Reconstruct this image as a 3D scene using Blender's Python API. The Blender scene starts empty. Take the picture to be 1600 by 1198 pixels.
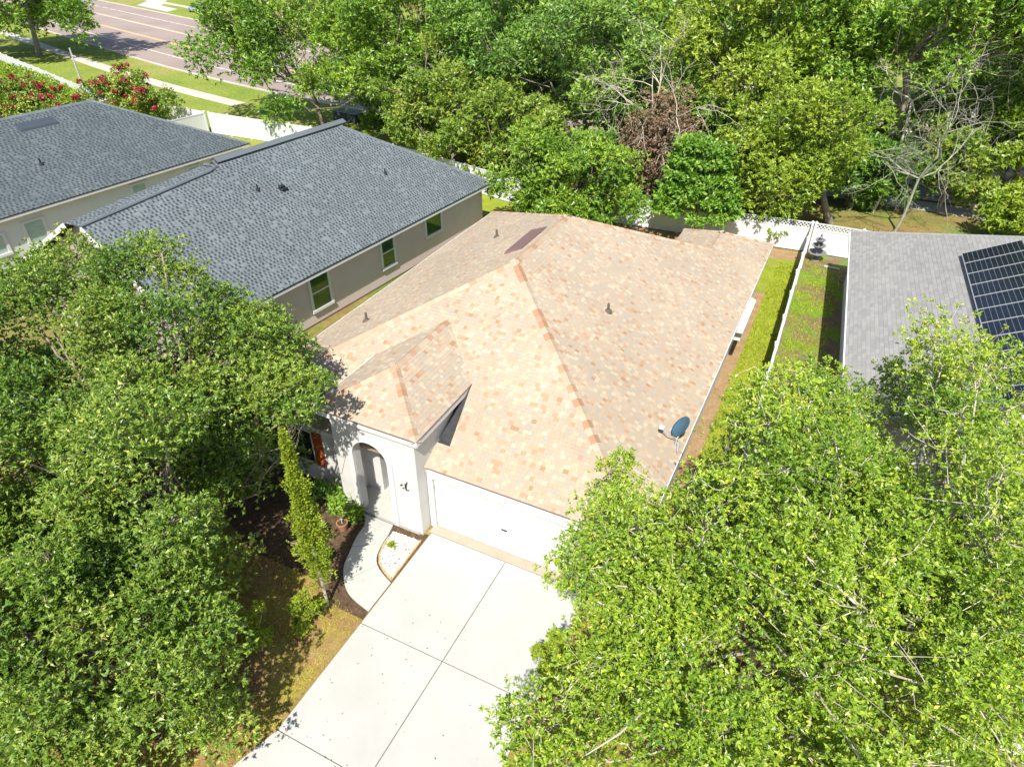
import bpy, bmesh, math, random
import numpy as np
from mathutils import Vector, Matrix

random.seed(7)
scn = bpy.context.scene
C = scn.collection
R = math.radians

# ------------------------------------------------------------------ camera, sky, sun, exposure
cam_d = bpy.data.cameras.new('camera')
cam = bpy.data.objects.new('camera', cam_d)
C.objects.link(cam)
cam_d.sensor_fit = 'HORIZONTAL'
cam_d.sensor_width = 36.0
cam_d.lens = 36.0 * 1056.58 / 1600.0
cam_d.clip_start = 0.2
cam_d.clip_end = 2000.0
CAM = Vector((8.96, -12.602, 16.408))
_yaw, _pit = -0.4597, 0.6125
fw = Vector((math.sin(_yaw) * math.cos(_pit), math.cos(_yaw) * math.cos(_pit), -math.sin(_pit)))
cam.location = CAM
cam.rotation_euler = fw.to_track_quat('-Z', 'Y').to_euler()
scn.camera = cam

SUN_DIR = Vector((-0.2, 0.72, -1.0)).normalized()
elev = math.asin(-SUN_DIR.z)
azim = math.atan2(-SUN_DIR.x, -SUN_DIR.y)
world = bpy.data.worlds.new('World')
scn.world = world
world.use_nodes = True
wn = world.node_tree.nodes
wl = world.node_tree.links
bg = wn['Background']
sky = wn.new('ShaderNodeTexSky')
sky.sky_type = 'NISHITA'
sky.sun_disc = False
sky.sun_elevation = elev
sky.sun_rotation = azim
wl.new(sky.outputs['Color'], bg.inputs['Color'])
bg.inputs['Strength'].default_value = 0.11
sun_d = bpy.data.lights.new('sun', 'SUN')
sun_d.energy = 5.0
sun_d.angle = R(0.5)
sun_d.color = (1.0, 0.95, 0.86)
sun = bpy.data.objects.new('sun', sun_d)
C.objects.link(sun)
sun.rotation_euler = SUN_DIR.to_track_quat('-Z', 'Y').to_euler()
sun.location = (20, -60, 80)
scn.view_settings.view_transform = 'Standard'
scn.view_settings.look = 'None'
scn.view_settings.gamma = 1.0
scn.view_settings.exposure = 0.70
scn.view_settings.use_curve_mapping = False

# ------------------------------------------------------------------ object helpers
def tag(o, label=None, cat=None, group=None, kind=None):
    if label: o['label'] = label
    if cat: o['category'] = cat
    if group: o['group'] = group
    if kind: o['kind'] = kind
    return o

def empty(name, loc=(0, 0, 0), rz=0.0, label=None, cat=None, group=None):
    o = bpy.data.objects.new(name, None)
    C.objects.link(o)
    o.location = loc
    o.rotation_euler = (0, 0, rz)
    o.empty_display_size = 0.2
    return tag(o, label, cat, group)

def link(name, me, mat=None, parent=None, loc=None):
    o = bpy.data.objects.new(name, me)
    C.objects.link(o)
    if mat is not None and not me.materials:
        me.materials.append(mat)
    if parent is not None: o.parent = parent
    if loc is not None: o.location = loc
    return o

def np_mesh(name, V, Q, attr=None, smooth=False):
    """mesh from vertex array (n,3) and quad / tri index array (m,k)"""
    V = np.asarray(V, np.float32); Q = np.asarray(Q, np.int32)
    me = bpy.data.meshes.new(name)
    k = Q.shape[1]
    me.vertices.add(len(V)); me.vertices.foreach_set('co', V.ravel())
    me.loops.add(Q.size); me.loops.foreach_set('vertex_index', Q.ravel())
    me.polygons.add(len(Q)); me.polygons.foreach_set('loop_start', np.arange(0, Q.size, k, dtype=np.int32))
    me.polygons.foreach_set('use_smooth', np.full(len(Q), bool(smooth)))
    if attr is not None:
        a = me.attributes.new('tint', 'FLOAT', 'POINT')
        a.data.foreach_set('value', np.asarray(attr, np.float32))
    me.update(calc_edges=True)
    return me

class MB:
    """collects faces, builds one mesh"""
    def __init__(s): s.v = []; s.f = []
    def add(s, vs, fs):
        n = len(s.v); s.v += [tuple(v) for v in vs]; s.f += [tuple(i + n for i in f) for f in fs]; return s
    def box(s, x0, x1, y0, y1, z0, z1, M=None):
        vs = [Vector(p) for p in ((x0,y0,z0),(x1,y0,z0),(x1,y1,z0),(x0,y1,z0),(x0,y0,z1),(x1,y0,z1),(x1,y1,z1),(x0,y1,z1))]
        if M: vs = [M @ v for v in vs]
        return s.add(vs, [(0,3,2,1),(4,5,6,7),(0,1,5,4),(1,2,6,5),(2,3,7,6),(3,0,4,7)])
    def prism(s, poly, z0, z1):
        n = len(poly)
        ar = sum(poly[i][0]*poly[(i+1)%n][1]-poly[(i+1)%n][0]*poly[i][1] for i in range(n))
        if ar < 0: poly = poly[::-1]
        vs = [(x,y,z0) for x,y in poly] + [(x,y,z1) for x,y in poly]
        fs = [tuple(range(n-1,-1,-1)), tuple(range(n,2*n))] + [(i,(i+1)%n,n+(i+1)%n,n+i) for i in range(n)]
        return s.add(vs, fs)
    def bar(s, a, b, w, h=None):
        """box beam from a to b, w wide, h high"""
        a = Vector(a); b = Vector(b); h = h or w
        t = (b-a).normalized(); up = Vector((0,0,1)) if abs(t.z) < .95 else Vector((0,1,0))
        sd = t.cross(up).normalized()*w/2; u = sd.cross(t).normalized()*h/2
        vs = [a-sd-u,a+sd-u,a+sd+u,a-sd+u,b-sd-u,b+sd-u,b+sd+u,b-sd+u]
        return s.add(vs, [(0,1,2,3),(7,6,5,4),(0,4,5,1),(1,5,6,2),(2,6,7,3),(3,7,4,0)])
    def tube(s, pts, rad, n=6, cap=True):
        pts = [Vector(p) for p in pts]; m = len(pts); base = len(s.v)
        if not hasattr(rad, '__len__'): rad = [rad]*m
        for i, p in enumerate(pts):
            t = (pts[min(i+1,m-1)]-pts[max(i-1,0)])
            t = t.normalized() if t.length > 1e-6 else Vector((0,0,1))
            a = t.cross(Vector((0.31,0.94,0.12))).normalized(); b = t.cross(a)
            for k in range(n):
                th = 2*math.pi*k/n
                s.v.append(tuple(p+(a*math.cos(th)+b*math.sin(th))*rad[i]))
        for i in range(m-1):
            for k in range(n):
                s.f.append((base+i*n+k, base+i*n+(k+1)%n, base+(i+1)*n+(k+1)%n, base+(i+1)*n+k))
        if cap:
            s.f.append(tuple(base+k for k in range(n-1,-1,-1))); s.f.append(tuple(base+(m-1)*n+k for k in range(n)))
        return s
    def lathe(s, prof, n=20, c=(0,0,0), M=None):
        base = len(s.v)
        for r, z in prof:
            for k in range(n):
                th = 2*math.pi*k/n
                p = Vector((r*math.cos(th), r*math.sin(th), z))
                if M: p = M @ p
                s.v.append((c[0]+p.x, c[1]+p.y, c[2]+p.z))
        for i in range(len(prof)-1):
            for k in range(n):
                s.f.append((base+i*n+k, base+i*n+(k+1)%n, base+(i+1)*n+(k+1)%n, base+(i+1)*n+k))
        return s
    def mesh(s, name, smooth=False):
        me = bpy.data.meshes.new(name); me.from_pydata(s.v, [], s.f)
        if smooth:
            for p_ in me.polygons: p_.use_smooth = True
        me.update(); return me
    def build(s, name, mat=None, parent=None, loc=None, smooth=False, bevel=0):
        me = s.mesh(name, smooth)
        if bevel:
            bm = bmesh.new(); bm.from_mesh(me)
            bmesh.ops.bevel(bm, geom=bm.edges[:], offset=bevel, segments=1, affect='EDGES', clamp_overlap=True)
            bm.to_mesh(me); bm.free()
        return link(name, me, mat, parent, loc)

# ------------------------------------------------------------------ materials
def new_mat(name):
    m = bpy.data.materials.new(name); m.use_nodes = True
    nt = m.node_tree; b = nt.nodes['Principled BSDF']
    return m, nt, b

def ramp(nt, stops, interp='LINEAR'):
    r = nt.nodes.new('ShaderNodeValToRGB'); cr = r.color_ramp; cr.interpolation = interp
    while len(cr.elements) < len(stops): cr.elements.new(0.5)
    for e, (p_, c_) in zip(cr.elements, stops):
        e.position = p_; e.color = (*c_, 1)
    return r

def noise(nt, scale, detail=4, rough=0.6, coord='Object'):
    tc = nt.nodes.new('ShaderNodeTexCoord'); n = nt.nodes.new('ShaderNodeTexNoise')
    n.inputs['Scale'].default_value = scale; n.inputs['Detail'].default_value = detail; n.inputs['Roughness'].default_value = rough
    nt.links.new(tc.outputs[coord], n.inputs['Vector']); return n

def mixc(nt, fac, a, b, mode='MIX'):
    m = nt.nodes.new('ShaderNodeMix'); m.data_type = 'RGBA'; m.blend_type = mode
    for sock, val in ((m.inputs[0], fac), (m.inputs[6], a), (m.inputs[7], b)):
        if hasattr(val, 'is_output'): nt.links.new(val, sock)
        else: sock.default_value = val if not isinstance(val, tuple) else (*val, 1)
    return m.outputs[2]

def pm(name, stops, scale=3.0, rough=0.8, fine=None, bump=0.0, bscale=40, metal=0.0, spec=0.4, coord='Object'):
    """stops: list of (pos, rgb) over a noise; fine=(scale, amount) adds small speckle"""
    m, nt, b = new_mat(name)
    n = noise(nt, scale, 5, .6, coord); r = ramp(nt, stops); nt.links.new(n.outputs['Fac'], r.inputs['Fac'])
    out = r.outputs['Color']
    if fine:
        n2 = noise(nt, fine[0], 3, .7, coord)
        r2 = ramp(nt, [(.3, (1-fine[1],)*3), (.7, (1+fine[1]*.6,)*3)]); nt.links.new(n2.outputs['Fac'], r2.inputs['Fac'])
        out = mixc(nt, 1.0, out, r2.outputs['Color'], 'MULTIPLY')
    nt.links.new(out, b.inputs['Base Color'])
    b.inputs['Roughness'].default_value = rough; b.inputs['Metallic'].default_value = metal
    b.inputs['Specular IOR Level'].default_value = spec
    if bump:
        nb = noise(nt, bscale, 4, .6, coord); bp = nt.nodes.new('ShaderNodeBump')
        bp.inputs['Strength'].default_value = bump; bp.inputs['Distance'].default_value = .02
        nt.links.new(nb.outputs['Fac'], bp.inputs['Height']); nt.links.new(bp.outputs['Normal'], b.inputs['Normal'])
    return m

def flat(name, c, rough=.6, var=.12, metal=0, scale=6, bump=0, spec=.4):
    return pm(name, [(.3, tuple(x*(1-var) for x in c)), (.7, tuple(min(1, x*(1+var)) for x in c))], scale, rough, None, bump, 40, metal, spec)

def shingle_mat(name, pal, per='ISLAND', rough=.95, fine=.18):
    """granule shingles: each piece draws its colour from a palette"""
    m, nt, b = new_mat(name)
    if per == 'ISLAND':
        g = nt.nodes.new('ShaderNodeNewGeometry'); src = g.outputs['Random Per Island']
    elif per == 'TINT':
        g = nt.nodes.new('ShaderNodeAttribute'); g.attribute_name = 'tint'; src = g.outputs['Fac']
    else:
        g = nt.nodes.new('ShaderNodeObjectInfo'); src = g.outputs['Random']
    r = ramp(nt, pal, 'CONSTANT'); nt.links.new(src, r.inputs['Fac'])
    n = noise(nt, 60, 3, .8); r2 = ramp(nt, [(.3, (1-fine,)*3), (.7, (1+fine*.7,)*3)]); nt.links.new(n.outputs['Fac'], r2.inputs['Fac'])
    n3 = noise(nt, .35, 4, .6); r3 = ramp(nt, [(.3, (.9,.9,.9)), (.7, (1.06,1.06,1.05))]); nt.links.new(n3.outputs['Fac'], r3.inputs['Fac'])
    o = mixc(nt, 1.0, r.outputs['Color'], r2.outputs['Color'], 'MULTIPLY')
    o = mixc(nt, 1.0, o, r3.outputs['Color'], 'MULTIPLY')
    nt.links.new(o, b.inputs['Base Color']); b.inputs['Roughness'].default_value = rough; b.inputs['Specular IOR Level'].default_value = .2
    return m

def leaf_mat(name, stops, trans=.24, rough=.42, spec=.5, gain=1.75):
    m, nt, b = new_mat(name)
    stops = [(p_, tuple(min(.8, c*gain) for c in col)) for p_, col in stops]
    at = nt.nodes.new('ShaderNodeAttribute'); at.attribute_name = 'tint'
    r = ramp(nt, stops); nt.links.new(at.outputs['Fac'], r.inputs['Fac'])
    nt.links.new(r.outputs['Color'], b.inputs['Base Color'])
    b.inputs['Roughness'].default_value = rough; b.inputs['Specular IOR Level'].default_value = spec
    tr = nt.nodes.new('ShaderNodeBsdfTranslucent')
    tc = mixc(nt, 1.0, r.outputs['Color'], (1.25, 1.3, .55), 'MULTIPLY')
    nt.links.new(tc, tr.inputs['Color'])
    ms = nt.nodes.new('ShaderNodeMixShader'); ms.inputs[0].default_value = trans
    nt.links.new(b.outputs[0], ms.inputs[1]); nt.links.new(tr.outputs[0], ms.inputs[2])
    nt.links.new(ms.outputs[0], nt.nodes['Material Output'].inputs['Surface'])
    return m

M = {}
M['stucco'] = pm('white_stucco', [(.25, (.50,.49,.465)), (.45, (.565,.555,.53)), (.75, (.60,.59,.565))], 1.2, .9, (90, .06), .25, 120)
M['white'] = flat('white_paint', (.64,.64,.625), .5, .03)
M['vinyl'] = flat('white_vinyl', (.60,.61,.62), .4, .06, scale=.6)
M['door'] = flat('garage_white', (.60,.60,.58), .5, .03)
M['taupe'] = pm('taupe_stucco', [(.3, (.60,.495,.475)), (.7, (.65,.545,.525))], .8, .92, (60, .05), .2, 100)
M['cream'] = pm('pale_stucco', [(.3, (.60,.62,.60)), (.7, (.68,.69,.66))], .8, .92, (60, .05), .2, 100)
M['rust'] = flat('rust_red_shutter', (.30,.075,.022), .6, .2)
M['black'] = flat('black_metal', (.018,.019,.021), .5, .2)
M['brown'] = flat('brown_metal', (.17,.105,.095), .55, .08)
M['pipe'] = flat('lead_pipe', (.10,.085,.07), .6, .2)
M['glass'] = pm('window_glass', [(.35, (.015,.06,.035)), (.65, (.06,.11,.03))], 1.1, .06, None, 0, 1, 0, .9)
M['glassblue'] = pm('dark_glass', [(.35, (.01,.012,.016)), (.65, (.03,.035,.045))], 2, .06, None, 0, 1, 0, .9)
M['glasspale'] = pm('pale_curtained_glass', [(.35, (.30,.42,.38)), (.65, (.40,.52,.46))], 2, .15, None, 0, 1, 0, .7)
M['concrete'] = pm('light_concrete', [(.22, (.33,.32,.29)), (.36, (.395,.39,.365)), (.55, (.425,.42,.395)), (.75, (.445,.44,.42))], .55, .9, (45, .07), .12, 70)
M['walk'] = pm('grey_concrete', [(.25, (.38,.38,.35)), (.75, (.50,.49,.45))], 1.5, .9, (40, .14), .15, 60)
M['apron'] = pm('tan_apron', [(.3, (.33,.275,.215)), (.7, (.38,.325,.26))], 2, .9, (50, .1))
M['joint'] = pm('joint_soil', [(.3, (.09,.085,.05)), (.7, (.19,.17,.12))], 4, .95)
M['edging'] = pm('tan_edging', [(.3, (.40,.27,.13)), (.7, (.52,.38,.22))], 6, .9)
M['asphalt'] = pm('pinkish_asphalt', [(.3, (.25,.195,.17)), (.7, (.315,.25,.22))], .15, .9, (6, .1))
M['paint_w'] = flat('road_paint_white', (.72,.70,.64), .7, .1)
M['paint_y'] = flat('road_paint_yellow', (.72,.50,.20), .7, .1)
M['sidewalk'] = pm('sidewalk_concrete', [(.3, (.42,.38,.33)), (.7, (.52,.47,.41))], .4, .9, (8, .1))
M['bark'] = pm('grey_brown_bark', [(.3, (.15,.115,.085)), (.7, (.34,.29,.23))], 6, .95, (30, .3), .6, 20)
M['palebark'] = pm('pale_lichen_bark', [(.3, (.22,.22,.165)), (.7, (.40,.40,.32))], 5, .95, (25, .25), .4, 20)
M['twig'] = pm('pale_twig', [(.3, (.36,.31,.24)), (.7, (.58,.52,.43))], 4, .9)
M['stone'] = shingle_mat('white_pebbles', [(0, (.78,.77,.75)), (.5, (.62,.60,.56)), (.85, (.42,.38,.33)), (.95, (.2,.17,.14))], fine=.1)
M['terracotta'] = flat('terracotta', (.36,.17,.09), .8, .15)
M['soil'] = pm('potting_soil', [(.3, (.04,.028,.02)), (.7, (.09,.06,.04))], 10, 1)
M['greystone'] = pm('grey_cast_stone', [(.3, (.14,.14,.145)), (.7, (.24,.24,.24))], 6, .9)
M['navy'] = flat('dark_blue_grey_dish', (.045,.10,.14), .45, .06)
M['grey'] = flat('grey_metal', (.42,.42,.42), .45, .1, .3)
M['darkgrey'] = flat('dark_grey_roof_metal', (.05,.062,.075), .5, .1)
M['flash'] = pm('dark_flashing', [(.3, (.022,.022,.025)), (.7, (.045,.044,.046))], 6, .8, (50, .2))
M['litter'] = shingle_mat('fallen_leaves', [(0, (.05,.04,.02)), (.5, (.14,.09,.04)), (.8, (.10,.13,.04))])
M['tanpal'] = shingle_mat('tan_shingles', [(0, (.395,.315,.23)), (.20, (.375,.305,.23)), (.38, (.36,.305,.24)), (.53, (.425,.345,.25)), (.66, (.455,.385,.285)), (.75, (.345,.31,.255)), (.84, (.395,.295,.205)), (.925, (.38,.25,.16)), (.985, (.35,.205,.12))], 'TINT')
M['tancap'] = shingle_mat('tan_hip_caps', [(0, (.40,.315,.23)), (.25, (.385,.285,.20)), (.45, (.43,.345,.26)), (.66, (.375,.24,.155)), (.78, (.355,.205,.125)), (.86, (.41,.31,.22))], 'OBJECT')
M['slatepal'] = shingle_mat('slate_shingles', [(0, (0.133,0.158,0.169)), (.2, (0.150,0.175,0.188)), (.42, (0.168,0.193,0.206)), (.62, (0.050,0.061,0.068)), (.80, (0.039,0.048,0.055)), (.92, (0.069,0.082,0.090))], 'TINT')
M['slatepal2'] = shingle_mat('slate_shingles_far', [(0, (0.090,0.111,0.122)), (.2, (0.103,0.125,0.136)), (.42, (0.116,0.139,0.150)), (.62, (0.050,0.061,0.070)), (.80, (0.043,0.053,0.061)), (.92, (0.065,0.078,0.087))], 'TINT')
M['slatecap'] = shingle_mat('slate_caps', [(0, (0.129,0.151,0.163)), (.5, (0.146,0.169,0.181)), (.8, (0.116,0.136,0.147))], 'OBJECT')
M['greypal'] = shingle_mat('light_grey_shingles', [(0, (.275,.27,.26)), (.3, (.295,.29,.28)), (.6, (.26,.255,.247)), (.8, (.31,.305,.295)), (.998, (.07,.07,.07))], 'TINT')
M['greycap'] = shingle_mat('light_grey_caps', [(0, (.28,.275,.265)), (.5, (.30,.295,.285))], 'OBJECT')
M['deck'] = flat('roof_felt', (.05,.045,.04), .95, .1)
M['tandeck'] = flat('tan_roof_felt', (.30,.22,.15), .95, .1)
M['cell'] = pm('solar_cell', [(.3, (.006,.008,.014)), (.7, (.012,.015,.026))], 3, .18, None, 0, 1, 0, .6)
M['cellback'] = flat('solar_backsheet', (.17,.18,.20), .4, .04)
M['carpaint'] = flat('silver_blue_paint', (.42,.50,.58), .3, .04, .4)
M['tyre'] = flat('tyre_rubber', (.02,.02,.02), .9, .2)
M['red_flower'] = leaf_mat('red_blossom', [(.0, (.24,.02,.035)), (.5, (.38,.045,.06)), (1, (.46,.12,.10))], .3, .6, gain=1)
M['door_wood'] = flat('dark_front_door', (.10,.07,.05), .5, .15)
M['pinkroof'] = pm('pink_tile_roof', [(.3, (.40,.27,.21)), (.7, (.48,.34,.27))], .5, .9)

# ground types
def ground_mat(name, stops, scale, fine, rough=1.0, bump=.5, bscale=14, scale2=None, stops2=None, lo=.45, hi=.55):
    m, nt, b = new_mat(name)
    n = noise(nt, scale, 8, .7); r = ramp(nt, stops); nt.links.new(n.outputs['Fac'], r.inputs['Fac']); o = r.outputs['Color']
    if stops2:
        n3 = noise(nt, scale2, 5, .65); r3 = ramp(nt, [(lo, (0,0,0)), (hi, (1,1,1))]); nt.links.new(n3.outputs['Fac'], r3.inputs['Fac'])
        n4 = noise(nt, scale*1.7, 6, .7); r4 = ramp(nt, stops2); nt.links.new(n4.outputs['Fac'], r4.inputs['Fac'])
        o = mixc(nt, r3.outputs['Color'], o, r4.outputs['Color'])
    n2 = noise(nt, fine, 4, .75); r2 = ramp(nt, [(.3, (.62,)*3), (.7, (1.3,)*3)]); nt.links.new(n2.outputs['Fac'], r2.inputs['Fac'])
    o = mixc(nt, 1.0, o, r2.outputs['Color'], 'MULTIPLY')
    nt.links.new(o, b.inputs['Base Color']); b.inputs['Roughness'].default_value = rough; b.inputs['Specular IOR Level'].default_value = .15
    nb = noise(nt, bscale, 5, .7); bp = nt.nodes.new('ShaderNodeBump'); bp.inputs['Strength'].default_value = bump; bp.inputs['Distance'].default_value = .05
    nt.links.new(nb.outputs['Fac'], bp.inputs['Height']); nt.links.new(bp.outputs['Normal'], b.inputs['Normal'])
    return m
G_GREEN = [(.3, (.14,.20,.02)), (.5, (.22,.27,.025)), (.72, (.31,.33,.04))]
G_BROWN = [(.3, (.16,.095,.045)), (.5, (.26,.16,.07)), (.72, (.36,.25,.12))]
M['ground'] = ground_mat('mixed_ground', [(.3, (.09,.14,.025)), (.6, (.16,.20,.04))], .3, 9, scale2=.16, stops2=G_BROWN, lo=.42, hi=.62)
M['lawn'] = ground_mat('bright_lawn', G_GREEN, .9, 22, scale2=.5, stops2=[(.3, (.20,.20,.04)), (.7, (.30,.25,.08))], lo=.5, hi=.75)
M['farlawn'] = ground_mat('far_lawn', [(.3, (.14,.20,.03)), (.5, (.20,.25,.04)), (.72, (.27,.28,.07))], .12, 3, scale2=.06, stops2=[(.3, (.26,.22,.08)), (.7, (.33,.27,.11))], lo=.5, hi=.7)
M['dryyard'] = ground_mat('dry_brown_yard', G_BROWN, 1.1, 26, scale2=.9, stops2=[(.3, (.19,.18,.03)), (.7, (.33,.27,.06))], lo=.44, hi=.62)
M['patchy'] = ground_mat('patchy_yard', [(.3, (.10,.19,.02)), (.7, (.17,.26,.03))], .9, 22, scale2=.55, stops2=[(.3, (.13,.085,.055)), (.7, (.24,.17,.11))], lo=.44, hi=.54)
M['mulch'] = ground_mat('dark_mulch', [(.3, (.05,.032,.02)), (.7, (.15,.10,.06))], 5, 30)
M['dirt'] = ground_mat('bare_dirt_strip', [(.3, (.24,.15,.075)), (.7, (.36,.25,.14))], 2, 24)

L_OAK = leaf_mat('oak_leaf', [(0, (.03,.075,.010)), (.4, (.08,.14,.016)), (.75, (.16,.21,.03)), (.93, (.24,.27,.06)), (1, (.28,.24,.06))])
L_OAK2 = leaf_mat('oak_leaf_bright', [(0, (.045,.10,.010)), (.4, (.115,.185,.014)), (.75, (.21,.27,.022)), (.95, (.29,.32,.04)), (1, (.34,.27,.05))], .26, .38, .6)
L_G1 = leaf_mat('green_leaf', [(0, (.035,.095,.012)), (.5, (.11,.19,.018)), (1, (.22,.28,.03))])
L_G2 = leaf_mat('dark_leaf', [(0, (.028,.08,.012)), (.5, (.085,.165,.02)), (1, (.17,.245,.04))])
L_G3 = leaf_mat('teal_leaf', [(0, (.035,.085,.02)), (.5, (.11,.185,.03)), (1, (.20,.27,.05))])
L_Y = leaf_mat('yellow_green_leaf', [(0, (.065,.125,.012)), (.5, (.145,.205,.018)), (1, (.25,.28,.035))])
L_FIG = leaf_mat('fig_leaf', [(0, (.045,.12,.014)), (.5, (.095,.185,.02)), (1, (.18,.26,.034))], .3, .45)
L_DEAD = leaf_mat('dead_brown_leaf', [(0, (.12,.08,.045)), (.5, (.21,.145,.09)), (1, (.32,.235,.16))], .2, .8, .2, gain=1.2)
L_CYP = leaf_mat('golden_cypress_leaf', [(0, (.07,.12,.012)), (.5, (.15,.20,.016)), (.92, (.23,.25,.026)), (1, (.22,.14,.04))], .3, .6, .25)
L_GRASS = leaf_mat('grass_blade', [(0, (.12,.17,.015)), (.5, (.21,.25,.02)), (1, (.30,.29,.05))], .3, .7, .2)
L_DRY = leaf_mat('dry_grass_blade', [(0, (.13,.16,.02)), (.35, (.26,.26,.035)), (.7, (.36,.27,.09)), (1, (.30,.18,.07))], .3, .7, .2)
L_CRAPE = leaf_mat('crape_leaf', [(0, (.06,.12,.015)), (.5, (.13,.19,.025)), (1, (.24,.24,.045))])

rng = np.random.default_rng(11)

# ------------------------------------------------------------------ ground, road, paving
def sheet(name, poly, z, mat, label=None):
    n = len(poly)
    ar = sum(poly[i][0]*poly[(i+1)%n][1]-poly[(i+1)%n][0]*poly[i][1] for i in range(n))
    if ar < 0: poly = poly[::-1]
    mb = MB(); mb.add([(x, y, z) for x, y in poly], [tuple(range(n))])
    o = mb.build(name, mat); o['kind'] = 'structure'
    return o
GZ = -0.03
sheet('ground', [(-700,-300),(700,-300),(700,900),(-700,900)], GZ, M['ground'])
sheet('front_yard', [(-11.5,-30),(-0.04,-30),(-0.04,-0.35),(-3.2,-.35),(-3.2,.0),(-11.5,.0)], GZ+.004, M['dryyard'])
sheet('planting_bed', [(-7.6,-2.3),(-4.6,-3.4),(-2.2,-3.4),(-1.0,-3.9),(-0.05,-3.9),(-.05,-.4),(-3.3,-.4),(-3.3,.06),(-7.6,.06)], GZ+.008, M['mulch'])
sheet('side_lawn', [(6.35,-1),(8.25,-1),(8.0,27.4),(-8,26.8),(-8,19.2),(6.35,21.6)], GZ+.004, M['lawn'])
sheet('dirt_strip', [(6.2,-.5),(6.78,-.5),(6.82,12),(6.78,21.5),(6.2,21.5)], GZ+.008, M['dirt'])
sheet('back_bed', [(-8,25.6),(-2,25.9),(1.8,26.0),(4.9,25.9),(7.9,26.5),(7.95,27.7),(-2,27.3),(-8,27.2)], GZ+.008, M['dirt'])
sheet('right_yard', [(8.3,5),(10.8,5),(10.6,22),(17,26),(17,28),(8.0,28)], GZ+.004, M['patchy'])
sheet('front_lawn', [(5.3,-30),(30,-30),(30,-1.2),(5.3,-1.2)], GZ+.004, M['dryyard'])
sheet('left_lawn', [(-11.6,-2),(-8,-2),(-8,26),(-9.6,26)], GZ+.006, M['lawn'])
sheet('left_back_lawn', [(-42,17),(-10,24.5),(-9.8,29),(-31,31.3),(-42.4,31.2)], GZ+.003, M['lawn'])
sheet('far_left_lawn', [(-120,10),(-43,12),(-43,31.5),(-58,32.2),(-95,43.6),(-120,51)], GZ+.003, M['farlawn'])

near = [(-230,102),(-180,85),(-140,72.6),(-115.9,65.0),(-95.95,58.8),(-81.6,54.3),(-68.65,50.6),(-50,46.3),(-30,43.2),(-10,41.6),(12,41.0),(25,41.0),(60,41.8),(140,46)]
def smooth_line(pts, n=8):
    P = [Vector((x, y)) for x, y in pts]; out = []
    for i in range(len(P)-1):
        p0, p1, p2, p3 = P[max(i-1,0)], P[i], P[i+1], P[min(i+2,len(P)-1)]
        for k in range(n):
            t = k/n
            out.append(.5*((2*p1)+(p2-p0)*t+(2*p0-5*p1+4*p2-p3)*t*t+(3*p1-p0-3*p2+p3)*t**3))
    out.append(P[-1]); return out
NL = smooth_line(near)
def offs(d):
    out = []
    for i, q in enumerate(NL):
        t = (NL[min(i+1,len(NL)-1)]-NL[max(i-1,0)]).normalized()
        out.append(q+Vector((-t.y, t.x))*d)
    return out
def strip(name, d0, d1, z, mat, parent=None, h=0, i0=0, i1=None, kind='structure'):
    a, b = offs(d0)[i0:i1], offs(d1)[i0:i1]; n = len(a); mb = MB()
    if not h:
        mb.add([(q.x,q.y,z) for q in a]+[(q.x,q.y,z) for q in b], [(i,i+1,n+i+1,n+i) for i in range(n-1)])
    else:
        vs = [(q.x,q.y,z-.02) for q in a]+[(q.x,q.y,z+h) for q in a]+[(q.x,q.y,z+h) for q in b]+[(q.x,q.y,z-.02) for q in b]
        mb.add(vs, [(k*n+i,k*n+i+1,(k+1)*n+i+1,(k+1)*n+i) for k in range(3) for i in range(n-1)])
    o = mb.build(name, mat, parent)
    if parent is None and kind: o['kind'] = kind
    return o
strip('verge', -24, 0, GZ+.002, M['farlawn'], i0=0, i1=66)
strip('far_verge', 22.6, 60, GZ+.002, M['farlawn'])
road = strip('road', 0, 22.6, GZ+.006, M['asphalt'])
strip('kerb', -.25, .05, GZ, M['sidewalk'], None, .13)
strip('far_kerb', 22.5, 22.85, GZ, M['sidewalk'], None, .13)
strip('sidewalk', -6.3, -4.6, GZ+.01, M['sidewalk'], i1=58)
strip('sidewalk', -2.6, -.7, GZ+.01, M['sidewalk'], i0=66)
strip('far_sidewalk', 29.6, 31.2, GZ+.01, M['sidewalk'])
for d in (8.4, 8.75): strip('yellow_line', d, d+.16, GZ+.011, M['paint_y'], road)
for d in (13.8, 14.15): strip('yellow_line', d, d+.16, GZ+.011, M['paint_y'] if d > 14 else M['paint_w'], road)
for d in (3.9, 18.4):
    ln = offs(d); ln2 = offs(d+.18)
    for i in range(4, len(ln)-1, 1):
        a, b, a2, b2 = ln[i], ln[i+1], ln2[i], ln2[i+1]
        seg = (b-a).length; k = max(1, round(seg/9.0))
        for j in range(k):
            t0 = j/k; t1 = t0 + min(.9/k, 3.0/seg)
            mb = MB(); q = [a.lerp(b, t0), a.lerp(b, t1), a2.lerp(b2, t1), a2.lerp(b2, t0)]
            mb.add([(v.x, v.y, GZ+.011) for v in q], [(0,1,2,3)]); mb.build('lane_dash', M['paint_w'], road)
fd = sheet('far_driveway', [(-131,95.5),(-116.5,90.6),(-118,94.5),(-126,97.5),(-133,105),(-137,104)], GZ+.012, M['concrete'])
sheet('far_driveway', [(17.2,62.5),(22,62.7),(21.5,66),(20.6,74),(22,90),(18.4,90),(18.6,72)], GZ+.013, M['concrete'])

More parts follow.
